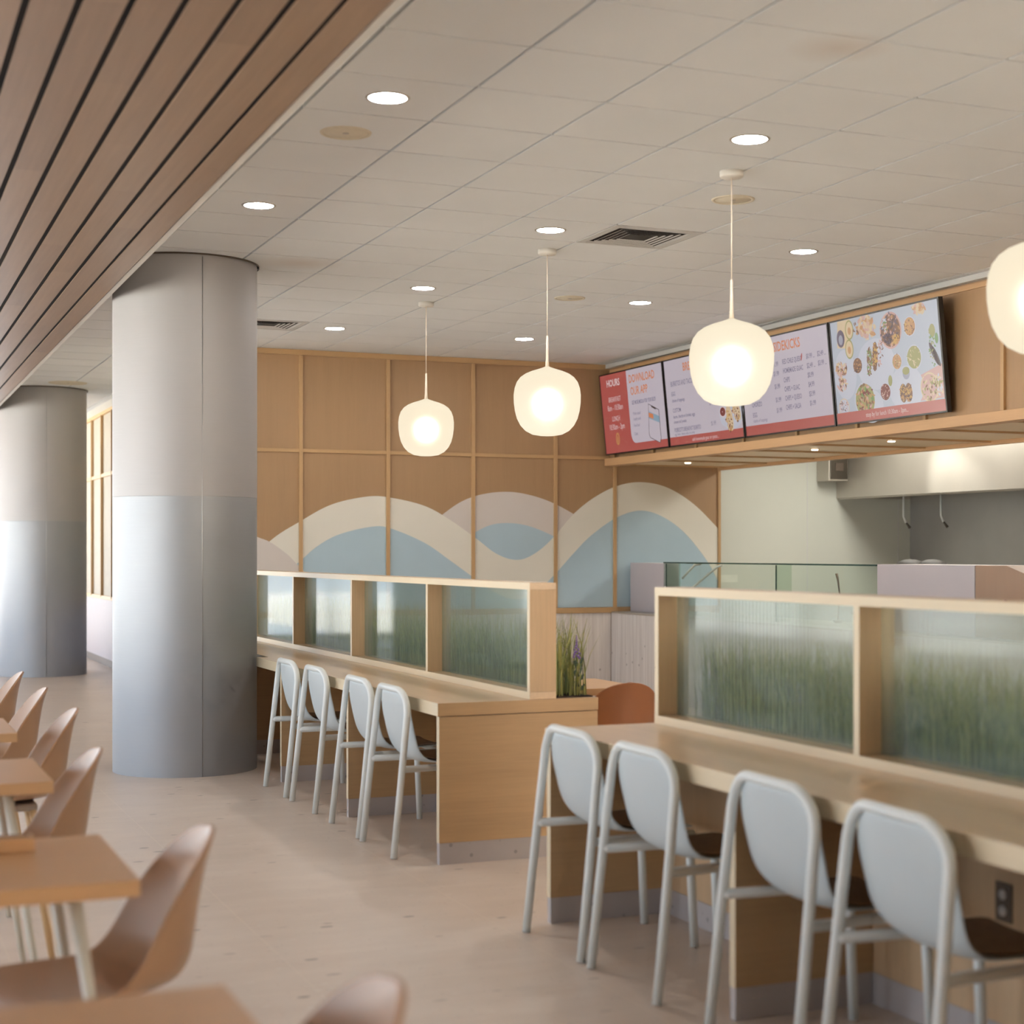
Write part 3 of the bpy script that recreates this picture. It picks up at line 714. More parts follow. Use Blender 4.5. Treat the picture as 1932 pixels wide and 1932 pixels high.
# ================================================================== WHITE TUBE CHAIRS
def white_chair(label):
    """origin on the floor midway between the rear feet; faces +X"""
    t = thing('white_dining_chair', label, 'chair', (0, 0, 0), 0, 'white tube-framed chairs along the counters')
    W = .262; R = .017
    lean = lambda z: .105*z
    # arch-shaped rear frame: two legs joined by the rounded top
    zt = .818; rc = .125; arch = []
    for k in range(9):
        a = PI-k*PI/16; arch.append((0, W-rc-rc*math.cos(a), zt-rc+rc*math.sin(a)))
    half = [(lean(z), y-0 if False else y, z) for (_, y, z) in arch]
    left = [(0, W, 0), (lean(.3), W, .3), (lean(.55), W-.004, .55)]+[(lean(z), y-.008, z) for (_, y, z) in arch]
    # arch points run from outer side to the top
    left = [(0, W, .002), (lean(.3), W-.003, .3), (lean(.55), W-.009, .55)]
    for k in range(9):
        a = k*PI/16; left.append((lean(zt-rc+rc*math.sin(a))-.030*math.sin(a)*(1-(((W-.014)-rc+rc*math.cos(a))/W)**2), (W-.014)-rc+rc*math.cos(a), zt-rc+rc*math.sin(a)))
    left.append((lean(zt)-.028, W*.25, zt+.001))
    right = [(x, -y, z) for x, y, z in reversed(left)]
    b = MB(); b.tube(left+right, R, 14); b.build('rear_frame', 'white_steel', t)
    # front legs
    for s in (1, -1):
        b = MB(); b.tube([(.497, s*.213, .002), (.485, s*.211, .25), (.476, s*.209, .425)], .0165, 12); b.build('leg', 'white_steel', t)
        b = MB(); b.tube([(lean(.43)+.002, s*(W-.006), .432), (.06, s*(W-.016), .433), (.25, s*(W-.032), .434), (.44, s*.214, .430), (.495, s*.209, .428)], .0172, 12)
        b.build('side_rail', 'white_steel', t)
    b = MB(); b.tube([(.475, -.209, .428), (.475, .209, .428)], .013, 10); b.build('front_rail', 'white_steel', t)
    # shell: sweeps down from the frame and forward into the seat
    prof = [(.070, .803, .176), (.074, .78, .208), (.078, .74, .230), (.084, .68, .234), (.090, .61, .231), (.102, .55, .228), (.122, .50, .221), (.156, .463, .214), (.21, .445, .208), (.29, .442, .204), (.38, .444, .202), (.45, .449, .200), (.492, .446, .190), (.505, .437, .175)]
    b = MB(); n = 14; rows = []
    for i, (x, z, hw) in enumerate(prof):
        row = []
        p1 = prof[max(i-1, 0)]; p2 = prof[min(i+1, len(prof)-1)]; tx, tz = p2[0]-p1[0], p2[1]-p1[1]; L = math.hypot(tx, tz); nx, nz = -tz/L, tx/L
        cu = (.018 if i < 4 else .03 if i < 8 else .016)
        for j in range(n+1):
            u = -1+2*j/n; c_ = cu*abs(u)**2.5
            row.append(b.bm.verts.new((x+nx*c_-.016*max(0, min(1, (z-.5)/.25))*(1-u*u), u*hw, z+nz*c_)))
        rows.append(row)
    for r0, r1 in zip(rows, rows[1:]):
        for j in range(n):
            f = b.bm.faces.new((r0[j], r0[j+1], r1[j+1], r1[j])); f.smooth = True
    sh = b.build('seat_shell', 'white_shell', t)
    md_ = sh.modifiers.new('thick', 'SOLIDIFY'); md_.thickness = .009; md_.offset = 0
    md_ = sh.modifiers.new('sub', 'SUBSURF'); md_.levels = 1; md_.render_levels = 2
    # upholstered pad
    b = MB(); rows = []
    pp = [(.205, .470, .176), (.235, .462, .190), (.30, .457, .192), (.38, .459, .190), (.45, .463, .186), (.488, .461, .172)]
    for (x, z, hw) in pp:
        rows.append([b.bm.verts.new((x, (-1+2*j/12)*hw, z+.010*abs(-1+2*j/12)**3)) for j in range(13)])
    for r0, r1 in zip(rows, rows[1:]):
        for j in range(12):
            f = b.bm.faces.new((r0[j], r0[j+1], r1[j+1], r1[j])); f.smooth = True
    pd = b.build('seat_pad', 'seat_pad', t); m_ = pd.modifiers.new('thick', 'SOLIDIFY'); m_.thickness = .010; m_.offset = 0
    m_ = pd.modifiers.new('sub', 'SUBSURF'); m_.levels = 1; m_.render_levels = 2
    return t
wc = [(2.482, 10.13, 'white tube-framed chair at the farther counter, nearest the metal column'),
      (2.482, 9.455, 'white tube-framed chair at the farther counter, second from the metal column'),
      (2.480, 8.575, 'white tube-framed chair at the farther counter, third from the metal column'),
      (2.472, 7.955, 'white tube-framed chair at the farther counter, nearest its oak end panel'),
      (2.478, 5.742, 'white tube-framed chair at the nearer counter, leftmost of its four'),
      (2.475, 5.123, 'white tube-framed chair at the nearer counter, second from its left end'),
      (2.478, 4.258, 'white tube-framed chair at the nearer counter, third from its left end'),
      (2.475, 3.622, 'white tube-framed chair at the nearer counter, closest to the camera and rightmost')]
c0 = white_chair(wc[0][2]); c0.location = (wc[0][0], wc[0][1], 0)
for x, y, lb in wc[1:]: at(copy_tree(c0), lb, (x, y, 0), {4.258: -.02, 3.622: -.05}.get(y, 0))

# ================================================================== TABLES AND SHELL CHAIRS
def table(label, L=.76):
    """origin on the floor under the +X, -Y corner of the top"""
    t = thing('dining_table', label, 'table', (0, 0, 0), 0, 'small oak tables by the windows')
    Bx(-L, 0, 0, .66, .722, .760, bev=.002).build('tabletop', 'table_oak', t)
    for sx, sy in ((0, 0), (0, 1), (1, 0), (1, 1)):
        x0 = -.135 if sx == 0 else .135-L; y0 = .10 if sy == 0 else .56; x1 = -.03 if sx == 0 else .03-L; y1 = .03 if sy == 0 else .63
        b = MB(); b.tube([(x1, y1, .002), (x0*.5+x1*.5, y0*.5+y1*.5, .35), (x0, y0, .7215)], [.010, .0135, .0165], 14); b.build('leg', 'white_leg', t)
    return t
tb = [(.600, 2.16, 'small oak table at the bottom left corner, nearest the camera'),
      (.618, 3.79, 'small oak table at the left with a wooden block on it'),
      (.625, 5.53, 'small oak table at the left edge behind the table with the block'),
      (.655, 7.07, 'small oak table at the left edge, farthest one visible')]
t0_ = table(tb[0][2]); t0_.location = (tb[0][0], tb[0][1], 0)
for x, y, lb in tb[1:]: at(copy_tree(t0_), lb, (x, y, 0))
t = thing('wooden_block', 'small oak block lying on the table at the left edge', 'block', (.30, 4.285, .7605), .03)
Bx(-.14, .135, -.035, .035, 0, .035, bev=.002).build('body', 'table_oak', t)
Bx(-.13, .125, -.004, .004, .0352, .037).build('slot', 'dark_gap', t)

def shell_chair(label, mat, grp):
    """origin on the floor under the seat; faces +X"""
    t = thing('shell_chair', label, 'chair', (0, 0, 0), 0, grp)
    # centre line: x forward, z up, half width, edge curl
    prof = [(.245, .440, .240, .442, .185), (.235, .452, .23, .456, .20), (.19, .458, .19, .468, .212), (.10, .452, .11, .470, .222), (0, .446, .04, .472, .228), (-.09, .446, -.01, .474, .230), (-.17, .450, -.045, .482, .230), (-.225, .465, -.075, .505, .229), (-.250, .50, -.10, .54, .227), (-.260, .56, -.128, .59, .222), (-.267, .62, -.158, .645, .213), (-.276, .685, -.197, .70, .197), (-.286, .74, -.235, .748, .172), (-.296, .78, -.268, .784, .138), (-.305, .805, -.292, .807, .094), (-.312, .818, -.308, .819, .046), (-.315, .822, -.314, .822, .006)]
    b = MB(); n = 20; rows = []
    for i, (x, z, rx, rz_, hw) in enumerate(prof):
        row = []
        for j in range(n+1):
            u = -1+2*j/n; c_ = u*u
            row.append(b.bm.verts.new((x+(rx-x)*c_, u*hw, z+(rz_-z)*c_)))
        rows.append(row)
    for r0, r1 in zip(rows, rows[1:]):
        for j in range(n):
            f = b.bm.faces.new((r0[j], r0[j+1], r1[j+1], r1[j])); f.smooth = True
    sh = b.build('seat_shell', mat, t)
    m_ = sh.modifiers.new('thick', 'SOLIDIFY'); m_.thickness = .012; m_.offset = 0
    m_ = sh.modifiers.new('sub', 'SUBSURF'); m_.levels = 1; m_.render_levels = 2
    b = MB(); b.box(-.13, .17, -.16, .16, .405, .436, bev=.008); b.build('seat_frame', 'seat_pad', t)
    for sx in (1, -1):
        for sy in (1, -1):
            b = MB(); b.tube([(.02+sx*.20, sy*.215, .002), (.02+sx*.165, sy*.18, .22), (.02+sx*.13, sy*.145, .408)], [.010, .014, .017], 12); b.build('leg', 'leg_oak', t)
    return t
sc = [(.530, 4.10, PI, 'tan shell chair at the table with the wooden block, back to the aisle'),
      (.500, 2.51, PI, 'pale-topped tan shell chair whose back peeks in at the bottom of the photo'),
      (.510, 5.88, PI, 'tan shell chair behind the second table from the front'),
      (.625, 7.42, PI, 'tan shell chair third from the front, tucked at the left table row'),
      (.625, 8.60, PI, 'tan shell chair fourth from the front, partly behind a table edge'),
      (.625, 9.80, PI, 'tan shell chair farthest away at the left edge of the photo')]
s0 = None
for x, y, rz, lb in sc:
    if s0 is None: s0 = shell_chair(lb, 'tan_shell', 'tan shell chairs by the windows'); s0.location = (x, y, 0); s0.rotation_euler = (0, 0, rz)
    else: at(copy_tree(s0), lb, (x, y, 0), rz)
bc = shell_chair('rust-brown shell chair seen from behind beyond the grass planter', 'rust_shell', None)
bc.location = (3.80, 8.02, 0); bc.rotation_euler = (0, 0, PI/2-.1)
t = table('small oak table behind the rust-brown chair by the planter', .57); t.location = (4.06, 8.12, 0); t['group'] = 'small oak tables'
for ch in t.children: pass

# ================================================================== MENU SCREENS
def glow(name, c, s=1.0): 
    m, nt, p = newmat(name); p.inputs['Base Color'].default_value = (.02, .02, .02, 1); p.inputs['Roughness'].default_value = .3
    p.inputs['Emission Color'].default_value = c; p.inputs['Emission Strength'].default_value = s; return m
for nm, c in (('px_white', (188, 178, 188)), ('px_cool', (172, 178, 190)), ('px_red', (170, 78, 72)), ('px_orange', (206, 124, 78)), ('px_ink', (108, 104, 128)), ('px_pale', (216, 196, 196)), ('px_gold', (190, 136, 84)),
              ('px_dark', (52, 40, 42)), ('px_salsa', (116, 46, 42)), ('px_cream', (206, 182, 148)), ('px_tan', (186, 138, 92)), ('px_brown', (124, 86, 62)), ('px_olive', (150, 148, 92)), ('px_green', (104, 140, 78)), ('px_purple', (92, 78, 98)), ('px_yellow', (200, 160, 84)), ('px_bean', (72, 54, 62)), ('px_grey', (150, 152, 166)), ('px_plate', (186, 188, 200)), ('px_pink', (196, 156, 148)), ('px_blue', (130, 158, 176))):
    glow(nm, srgb(*c), .66)
SW, SH = 1.452, .845
def text_mesh(b, txt, u, v, size, mat, d, sx=1.0, align='CENTER', rot=0, spacing=1.0, bold=0.0):
    c = bpy.data.curves.new('t', 'FONT'); c.body = txt; c.size = size; c.align_x = align; c.align_y = 'CENTER'; c.resolution_u = 2; c.space_character = spacing; c.offset = bold
    o = bpy.data.objects.new('t', c); COL.objects.link(o); dg = bpy.context.evaluated_depsgraph_get(); me = bpy.data.meshes.new_from_object(o.evaluated_get(dg))
    k = b.mi(mat); vs = [b.bm.verts.new((0, 0, 0)) for _ in me.vertices]
    for a, q in zip(vs, me.vertices):
        x, y = q.co.x*sx, q.co.y; a.co = (u+x, v+y, d)
    for pl in me.polygons:
        try: f = b.bm.faces.new([vs[i] for i in pl.vertices]); f.material_index = k
        except ValueError: pass
    bpy.data.objects.remove(o); bpy.data.curves.remove(c); bpy.data.meshes.remove(me)
def rect(b, u0, u1, v0, v1, mat, d): b.poly([(u0, v0, d), (u1, v0, d), (u1, v1, d), (u0, v1, d)], mat)
def ell(b, u, v, ru, rv, mat, d, rot=0, n=24, a0=0, a1=2*PI):
    pts = []
    for k in range(n):
        a = a0+(a1-a0)*k/(n if a1-a0 > 6.2 else n-1); x, y = ru*math.cos(a), rv*math.sin(a); pts.append((u+x*math.cos(rot)-y*math.sin(rot), v+x*math.sin(rot)+y*math.cos(rot), d))
    b.poly(pts, mat)
def bits(b, u, v, ru, rv, mats, n, s, d, rot=0, seed=1):
    r = random.Random(seed)
    for k in range(n):
        a = r.uniform(0, 2*PI); q = math.sqrt(r.random()); x, y = ru*q*math.cos(a), rv*q*math.sin(a)
        X = u+x*math.cos(rot)-y*math.sin(rot); Y = v+x*math.sin(rot)+y*math.cos(rot)
        ell(b, X, Y, s*r.uniform(.6, 1.8), s*r.uniform(.35, .8), r.choice(mats), d+.0004*(1+k % 3), r.uniform(0, PI), 6)
def bowl(b, u, v, r, mats, n=60, seed=1, rim='px_plate'):
    r *= 1.1
    ell(b, u, v, r*1.12, r*1.12, rim, .0010); ell(b, u, v, r, r, mats[0], .0014); bits(b, u, v, r*.95, r*.95, mats, n, r*.13, .0016, 0, seed)
def screen(ytop, label, draw, base='px_white'):
    t = thing('menu_screen', label, 'menu screen', (0, 0, 0), 0, 'wall-mounted menu screens above the serving line')
    # local u runs to the viewer's right (-Y), v up; the top leans out towards the room
    tilt = .10
    ux = Vector((0, -1, 0)); vx = Vector((-math.sin(tilt), 0, math.cos(tilt))); nx = ux.cross(vx)
    if nx.x > 0: nx = -nx
    org = Vector((7.41, ytop, 2.527))
    Mx = Matrix(((ux.x, vx.x, nx.x, org.x), (ux.y, vx.y, nx.y, org.y), (ux.z, vx.z, nx.z, org.z), (0, 0, 0, 1)))
    b = MB(); e = .013
    b.box(0, SW, 0, e, -.035, .004); b.box(0, SW, SH-e, SH, -.035, .004); b.box(0, e, e, SH-e, -.035, .004); b.box(SW-e-.006, SW, e, SH-e, -.035, .004); b.box(e, SW-e, e, SH-e, -.03, -.004)
    b.bm.transform(Mx); b.build('bezel', 'black_plastic', t)
    b = MB(); rect(b, e, SW-e, e, SH-e, base, 0); draw(b); b.bm.transform(Mx); b.build('display', None, t, recalc=False)
    b = MB(); b.box(SW*.25, SW*.75, SH*.25, SH*.7, -.06, -.036); b.bm.transform(Mx)
    for v_ in b.bm.verts: v_.co.x = min(v_.co.x, 7.4990)
    b.build('wall_mount', 'black_plastic', t)
e = .013
def dr1(b):
    rect(b, e, SW-e, e, .088, 'px_red', .0006)
    # red field with the white page's rounded lower corner
    pts = [(e, e, .0008), (.74, e, .0008), (.74, .087, .0008)]
    for k in range(7):
        a = PI/2*k/6; pts.append((.74-.10*math.sin(a), .187-.10*math.cos(a), .0008))
    pts += [(.64, .8, .0008), (.64, SH-e, .0008), (e, SH-e, .0008)]
    b.poly(pts, 'px_red')
    text_mesh(b, 'HOURS', .32, .735, .10, 'px_pale', .0016, .95, bold=.002)
    text_mesh(b, 'BREAKFAST', .325, .565, .075, 'px_pale', .0016, .75); text_mesh(b, '8am - 10:30am', .325, .48, .085, 'px_pale', .0016, .72)
    text_mesh(b, 'LUNCH', .32, .365, .075, 'px_pale', .0016, .75); text_mesh(b, '10:30am - 3pm', .325, .28, .085, 'px_pale', .0016, .72)
    ell(b, .32, .155, .045, .065, 'px_gold', .0016); ell(b, .32, .155, .028, .045, 'px_red', .0020); ell(b, .32, .15, .014, .035, 'px_gold', .0024)
    text_mesh(b, 'DOWNLOAD', .98, .735, .115, 'px_orange', .0012, .82, bold=.002); text_mesh(b, 'OUR APP', .90, .61, .115, 'px_orange', .0012, .82, bold=.002)
    text_mesh(b, 'GET MORE MOOLA FOR YOUR BUCK', .985, .495, .055, 'px_ink', .0012, .58, bold=.001)
    for k, s_ in enumerate(('Order ahead', 'Loyalty card')): text_mesh(b, s_, .72, .385-.055*k, .045, 'px_ink', .0012, .75, 'LEFT')
    text_mesh(b, 'Free food', .72, .265, .045, 'px_ink', .0012, .75, 'LEFT'); text_mesh(b, 'Deals', .72, .18, .045, 'px_ink', .0012, .75, 'LEFT')
    # telephone
    P_ = [(1.08, .46), (1.30, .385), (1.30, .10), (1.27, .055), (1.06, .12), (1.04, .16)]
    b.poly([(x, y, .0014) for x, y in P_], 'px_dark')
    b.poly([(1.17+(x-1.17)*.94, .262+(y-.262)*.965, .0018) for x, y in P_], 'px_white')
    b.poly([(1.073, .385, .0022), (1.292, .320, .0022), (1.292, .255, .0022), (1.068, .315, .0022)], 'px_blue')
    b.poly([(1.075, .372, .0024), (1.17, .348, .0024), (1.17, .30, .0024), (1.072, .325, .0024)], 'px_orange')
    b.poly([(1.14, .440, .0024), (1.24, .405, .0024), (1.235, .388, .0024), (1.145, .420, .0024)], 'px_dark')
def dr2(b):
    rect(b, e, SW-e, e, .092, 'px_red', .0006)
    text_mesh(b, 'BREAKFAST', .62, .74, .11, 'px_orange', .0012, .80, bold=.002)
    L = lambda s_, v, z, sx=.7: text_mesh(b, s_, .12, v, z, 'px_ink', .0012, sx, 'LEFT', bold=.0006)
    L('BURRITOS AND TACOS', .60, .07, .62); L('EGG', .505, .058); L('choice of toppings', .44, .045, .78); L('CUSTOM', .345, .058)
    L('bacon, chorizo or brisket, eggs', .285, .045, .78); L('cheese and potato', .235, .045, .78); L('POBRECITO BREAKFAST BURRITO', .155, .058, .6)
    for v_ in (.505, .345, .155): text_mesh(b, '$1.99', .90, v_+.015, .058, 'px_ink', .0012, .7)
    text_mesh(b, 'egg, beans, cheese, salsa, in a wrap', .12, .115, .036, 'px_ink', .0012, .8, 'LEFT')
    text_mesh(b, 'add homemade guac or queso...', .72, .048, .05, 'px_pale', .0012, .8)
    ell(b, 1.24, .25, .22, .16, 'px_plate', .0008)
    ell(b, 1.09, .205, .055, .07, 'px_plate', .0016); ell(b, 1.09, .26, .058, .048, 'px_pale', .0020); ell(b, 1.09, .262, .050, .040, 'px_salsa', .0024); ell(b, 1.085, .262, .006, .006, 'px_pale', .0028)
    for (u, v, rt) in ((1.21, .20, .25), (1.34, .28, .45)):
        ell(b, u, v, .052, .125, 'px_cream', .0020, rt); bits(b, u-.015, v-.03, .05, .10, ['px_tan', 'px_cream', 'px_yellow', 'px_salsa', 'px_brown'], 60, .012, .0022, rt, 5)
def dr3(b):
    rect(b, e, SW-e, e, .098, 'px_red', .0006)
    text_mesh(b, 'TACOS', .34, .735, .11, 'px_orange', .0012, .8, bold=.002)
    text_mesh(b, 'SIDEKICKS', .80, .735, .115, 'px_orange', .0012, .80, bold=.002)
    R_ = [('RED CHILE QUESO', '$0.99 ...', '$2.49 ...'), ('HOMEMADE GUAC', '$2.49 ...', '$3.99 ...'), ('CHIPS', '$0.99', ''), ('CHIPS + GUAC', '$4.99', ''), ('CHIPS + QUESO', '$3.99', ''), ('CHIPS + SALSA', '$1.99', '')]
    for k, (a, p1, p2) in enumerate(R_):
        v = .600-.078*k
        text_mesh(b, a, .71, v, .060, 'px_ink', .0012, .62, 'LEFT', bold=.0006); text_mesh(b, p1, 1.09, v+.006, .060, 'px_ink', .0012, .68, 'LEFT', bold=.0006)
        if p2: text_mesh(b, p2, 1.26, v+.010, .060, 'px_ink', .0012, .68, 'LEFT', bold=.0006)
    ell(b, 1.02, .612, .010, .032, 'px_red', .0014, -.3)
    for v, s_ in ((.58, 'CARNITAS'), (.50, 'CHICKEN'), (.39, 'BRISKET'), (.275, 'CHORIZO'), (.185, 'EGG')):
        text_mesh(b, s_, .15, v, .058, 'px_ink', .0012, .65, 'LEFT', bold=.0006); text_mesh(b, '$1.99', .60, v+.012, .058, 'px_ink', .0012, .68, bold=.0006)
    text_mesh(b, 'choice of toppings', .15, .135, .042, 'px_ink', .0012, .78, 'LEFT')
def dr4(b):
    # table-top food picture
    ell(b, .175, .40, .155, .20, 'px_plate', .0006); ell(b, .60, .44, .25, .20, 'px_plate', .0006)
    ell(b, .97, .22, .22, .17, 'px_plate', .0007); ell(b, .50, .12, .16, .13, 'px_plate', .0005)
    b.poly([(.09, .62, .0008), (.27, .60, .0008), (.30, .83, .0008), (.12, .83, .0008)], 'px_cream')
    ell(b, .15, .69, .055, .070, 'px_purple', .0012); ell(b, .15, .68, .03, .04, 'px_grey', .0014)
    for (u, v) in ((.28, .745), (.26, .595)):
        ell(b, u, v, .058, .078, 'px_olive', .0014); ell(b, u, v, .047, .066, 'px_cream', .0018); ell(b, u, v-.008, .022, .030, 'px_tan', .0022)
    bits(b, .37, .74, .04, .06, ['px_brown', 'px_tan'], 14, .014, .001, 0, 3)
    bits(b, .52, .74, .11, .085, ['px_tan', 'px_cream', 'px_pink', 'px_cream'], 70, .026, .0012, -.4, 4)
    bowl(b, .83, .675, .115, ['px_brown', 'px_tan', 'px_bean', 'px_purple', 'px_pink', 'px_brown'], 130, 6, 'px_pink')
    bits(b, .79, .62, .05, .045, ['px_bean', 'px_purple'], 60, .010, .0030, 0, 7); bits(b, .89, .60, .05, .035, ['px_yellow', 'px_tan'], 50, .010, .0030, 0, 8); bits(b, .76, .72, .035, .05, ['px_plate', 'px_green'], 30, .010, .0030, 0, 9)
    bowl(b, 1.075, .675, .062, ['px_tan', 'px_brown', 'px_yellow'], 60, 10); bits(b, 1.20, .79, .08, .04, ['px_cream', 'px_pink', 'px_tan'], 40, .02, .001, 0, 11)
    bowl(b, .355, .455, .055, ['px_brown', 'px_bean', 'px_tan'], 50, 12); bowl(b, .88, .43, .052, ['px_tan', 'px_cream', 'px_brown', 'px_olive'], 50, 13); bowl(b, 1.10, .44, .078, ['px_olive', 'px_cream', 'px_olive', 'px_olive'], 70, 14)
    for (u, v, mt) in ((.52, .47, ['px_green', 'px_olive', 'px_plate', 'px_brown']), (.60, .50, ['px_yellow', 'px_tan', 'px_brown']), (.67, .52, ['px_pink', 'px_brown', 'px_plate'])):
        ell(b, u, v, .035, .115, mt[-1], .0012, -.15); bits(b, u, v, .036, .11, mt, 60, .012, .0014, -.15, int(u*100))
    bits(b, .13, .45, .075, .06, ['px_cream', 'px_pink', 'px_tan', 'px_brown'], 50, .018, .0012, 0, 15); bits(b, .12, .33, .065, .05, ['px_cream', 'px_pink', 'px_brown'], 36, .018, .0012, 0, 16)
    bits(b, 1.33, .50, .035, .16, ['px_green', 'px_olive'], 36, .010, .001, 0, 17); ell(b, 1.345, .61, .035, .05, 'px_olive', .0016); ell(b, 1.39, .55, .02, .04, 'px_green', .0016)
    ell(b, 1.345, .44, .022, .10, 'px_bean', .0018, .5); ell(b, 1.37, .42, .020, .09, 'px_dark', .0018, .5)
    bowl(b, .42, .175, .118, ['px_olive', 'px_tan', 'px_brown', 'px_green', 'px_pink', 'px_salsa'], 130, 18, 'px_plate')
    bowl(b, .70, .215, .058, ['px_salsa', 'px_pink', 'px_brown'], 60, 19); ell(b, .775, .295, .026, .042, 'px_olive', .0016, -.1)
    ell(b, .985, .33, .045, .045, 'px_grey', .0012); ell(b, .985, .35, .045, .03, 'px_olive', .0016)
    for u in (.93, 1.00): ell(b, u, .185, .045, .072, 'px_brown', .0014); bits(b, u, .185, .043, .07, ['px_tan', 'px_bean', 'px_yellow', 'px_brown'], 50, .010, .0016, 0, int(u*50))
    b.poly([(1.14, .11, .0006), (1.43, .11, .0006), (1.43, .36, .0006), (1.16, .30, .0006)], 'px_pink')
    bowl(b, 1.26, .20, .09, ['px_pink', 'px_cream', 'px_olive', 'px_brown'], 70, 20, 'px_cream'); bits(b, 1.37, .20, .05, .08, ['px_plate', 'px_olive', 'px_cream'], 36, .014, .001, 0, 21)
    bowl(b, .12, .14, .06, ['px_plate', 'px_pink', 'px_bean', 'px_brown'], 50, 22, 'px_cream')
    rect(b, e, SW-e, e, .100, 'px_red', .0050)
    text_mesh(b, 'stop by for lunch 10:30am - 3pm...', .70, .058, .052, 'px_pale', .0056, .78)
screen(15.735, 'leftmost menu screen, red panel with opening hours and an app advert', dr1)
screen(14.265, 'second menu screen from the left, breakfast list with a burrito picture', dr2)
screen(12.795, 'third menu screen from the left, headed sidekicks with a price list', dr3)
screen(11.325, 'rightmost menu screen, showing a table full of food bowls', dr4, 'px_cool')

# soffit spotlights
for k, (x, y, lb) in enumerate(((8.02, 15.05, 'tiny lit spotlight under the soffit, leftmost, beside the mural'), (8.04, 12.66, 'tiny lit spotlight under the soffit, middle one'), (8.02, 11.45, 'tiny lit spotlight under the soffit, rightmost of those visible'))):
    t = thing('soffit_spotlight', lb, 'spotlight', (x, y, 2.435), 0, 'small spotlights under the soffit')
    b = MB(); b.lathe([(.030, -.0008), (.031, -.006), (.042, -.006), (.044, -.0008)], n=24); b.build('trim_ring', 'batten_oak', t)
    b = MB(); b.lathe([(0, -.016), (.03, -.013), (.03, -.001)], n=24); b.build('lens', 'spot_glow', t)
    l = bpy.data.lights.new('soffit_spot', 'SPOT'); l.energy = 30; l.color = (1, .86, .64); l.spot_size = 1.5; l.spot_blend = .6; l.shadow_soft_size = .03
    lo = bpy.data.objects.new('spot_lamp', l); COL.objects.link(lo); lo.location = (x, y, 2.415)

# ================================================================== SERVING LINE AND KITCHEN
t = thing('serving_counter', 'whitewashed serving counter running under the menu screens', 'counter', (0, 0, 0))
Bx(7.505, 8.30, 8.2, 15.812, .105, .855).build('counter_body', 'whitewash', t)
Bx(7.50, 8.32, 8.2, 15.795, .8555, .872).build('counter_top', 'steel', t)
Bx(7.515, 8.28, 8.22, 15.78, 0, .104).build('plinth', 'skirting_stone', t)
o = Bx(7.72, 7.90, 15.015, 15.79, .8725, 1.39, bev=.003).build('end_partition', 'lilac_laminate'); tag(o, 'lilac upright panel at the mural end of the serving counter', 'partition')
g = thing('sneeze_guard', 'clear glass sneeze guard with green edge on the serving counter', 'glass guard', (0, 0, 0))
Bx(7.722, 7.730, 11.225, 15.01, .8725, 1.388).build('front_glass', 'clear_glass', g)
Bx(7.716, 7.736, 11.225, 15.01, 1.3885, 1.402).build('top_edge', 'green_edge', g)
for y in (14.99, 12.83):
    q = Bx(7.737, 7.90, y-.004, y+.004, .8725, 1.386).build('side_glass', 'green_glass', g)
    Bx(7.7365, 7.742, y-.009, y+.009, .874, 1.385).build('glass_edge', 'green_edge', q)
for pts in ([(7.9, 14.55, 1.386), (7.9, 14.68, 1.372), (7.9, 14.80, 1.31), (7.9, 14.94, 1.235)], [(7.9, 14.10, 1.380), (7.9, 14.22, 1.355), (7.9, 14.42, 1.27), (7.9, 14.75, 1.13), (7.9, 14.9, .892)]):
    b = MB(); b.tube(pts, .012, 10); b.build('bracket', 'white_paint', g)
Bx(7.77, 7.92, 14.35, 14.62, 1.386, 1.394).build('bracket_plate', 'steel_dark', g)
o = Bx(7.72, 8.25, 9.965, 11.22, .8725, 1.404, bev=.003).build('lilac_cabinet', 'lilac_laminate'); tag(o, 'lilac box cabinet on the serving counter beyond the nearer screen', 'cabinet')
t = thing('brown_cabinet', 'brown veneered box with a sloping end beside the lilac cabinet', 'cabinet', (0, 0, 0))
b = MB(); b.prism([Vector((7.72, 9.955, .8725)), Vector((7.72, 9.955, 1.404)), Vector((7.72, 9.60, 1.404)), Vector((7.72, 9.22, 1.30)), Vector((7.72, 9.22, .8725))], (.5, 0, 0)); b.build('body', 'brown_veneer', t)
b = MB(); b.lathe([(0, 0), (.022, .003), (.026, .014), (.014, .024), (0, .026)], n=20); bmesh.ops.rotate(b.bm, verts=b.bm.verts, cent=(0, 0, 0), matrix=Matrix.Rotation(-PI/2, 3, 'Y')); bmesh.ops.translate(b.bm, verts=b.bm.verts, vec=(7.7195, 9.60, 1.135)); b.build('knob', 'px_salsa', t)
# ladle standing behind the glass
t = thing('ladle', 'dark utensil handle leaning behind the sneeze guard glass', 'utensil', (8.05, 12.3, .8725))
b = MB(); b.tube([(0, 0, .03), (0, -.03, .25), (0, .0, .39), (0, .02, .44)], [.006, .006, .009, .013], 8); b.build('handle', 'steel_dark', t)
b = MB(); b.lathe([(0, .0), (.035, .008), (.05, .035), (.047, .036), (.032, .012), (0, .004)], n=20); b.build('bowl', 'steel', t)
# notice
o = Bx(8.85, 9.065, YB-.004, YB-.0012, 1.172, 1.252).build('paper_notice', 'notice_paper'); tag(o, 'small white paper notice on the kitchen wall behind the glass', 'notice')
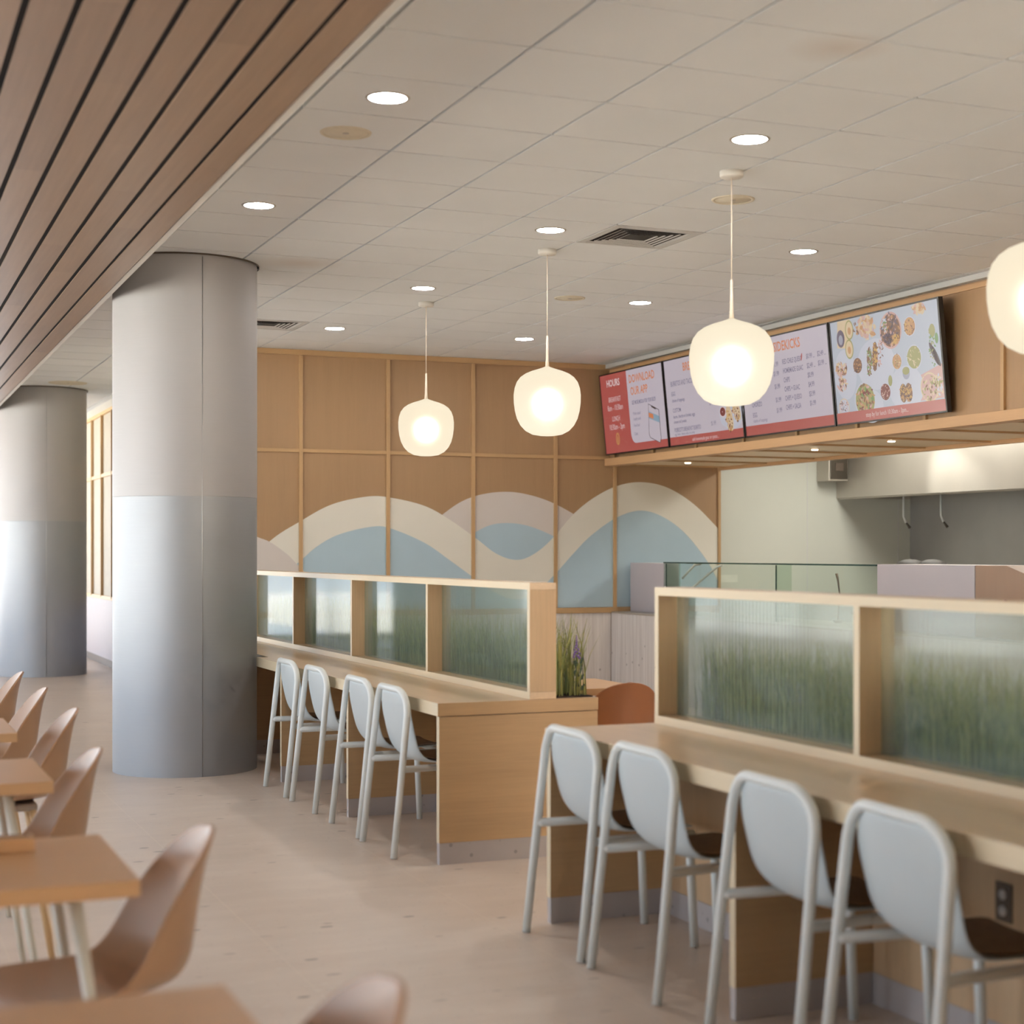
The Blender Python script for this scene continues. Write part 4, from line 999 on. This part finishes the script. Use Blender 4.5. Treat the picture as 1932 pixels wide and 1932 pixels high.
# control box
t = thing('control_box', 'grey metal control box on the wall left of the range hood', 'control box', (0, 0, 0))
Bx(10.09, 10.345, 15.60, YB-.001, 2.30, 2.62, bev=.004).build('housing', 'steel', t)
Bx(10.11, 10.33, 15.585, 15.5995, 2.32, 2.60, bev=.003).build('cover', 'dark_steel', t)
Bx(10.17, 10.27, 15.575, 15.5845, 2.41, 2.50, bev=.003).build('switch_plate', 'steel_dark', t)
# range hood
t = thing('range_hood', 'long stainless steel range hood above the kitchen line', 'range hood', (0, 0, 0))
b = MB(); b.box(10.353, 10.37, 8, YB-.002, 2.115, 2.955); b.box(10.37, 11.34, YB-.03, YB-.002, 2.115, 2.955); b.box(10.37, 11.34, 8, 8.02, 2.115, 2.955); b.build('front_panel', 'steel', t)
b = MB(); b.box(10.375, 10.43, 8.02, YB-.031, 2.10, 2.112); b.build('drip_rim', 'steel', t)
b = MB(); b.poly([(10.43, 8.02, 2.13), (10.43, YB-.031, 2.13), (11.34, YB-.031, 2.45), (11.34, 8.02, 2.45)]); b.build('filter_bank', 'dark_steel', t)
for (x, y) in ((10.88, 15.30), (10.88, 14.62)):
    b = MB(); b.tube([(x, y, 2.28), (x, y, 1.90), (x+.02, y-.02, 1.83)], [.012, .012, .014], 10); q = b.build('nozzle_pipe', 'white_steel', t)
    b = MB(); b.tube([(x+.02, y-.02, 1.83), (x+.05, y-.05, 1.77)], [.010, .016], 10); b.build('nozzle', 'dark_steel', q)
# cooking island with two domed kettles
t = thing('cooking_island', 'stainless cooking island behind the serving counter', 'kitchen counter', (0, 0, 0))
Bx(9.3, 10.1, 10.2, 13.9, 0, .88, bev=.004).build('cabinet_body', 'steel', t); Bx(9.27, 10.13, 10.17, 13.93, .8805, .91).build('top', 'steel', t)
for (y, lb) in ((13.385, 'left domed kettle lid poking up behind the lilac cabinet'), (13.03, 'right domed kettle lid poking up behind the lilac cabinet')):
    t = thing('kettle', lb, 'kettle', (9.6, y, .9105), 0, 'domed kettles behind the lilac cabinet')
    b = MB(); b.lathe([(0, 0), (.15, 0), (.15, .44), (0, .44)], n=32); b.build('body', 'steel', t)
    b = MB(); b.lathe([(.155, .4405), (.15, .47), (.115, .50), (.06, .52), (0, .525)], n=32); b.build('lid', 'kettle_lid', t)

print('objects', len(bpy.data.objects))
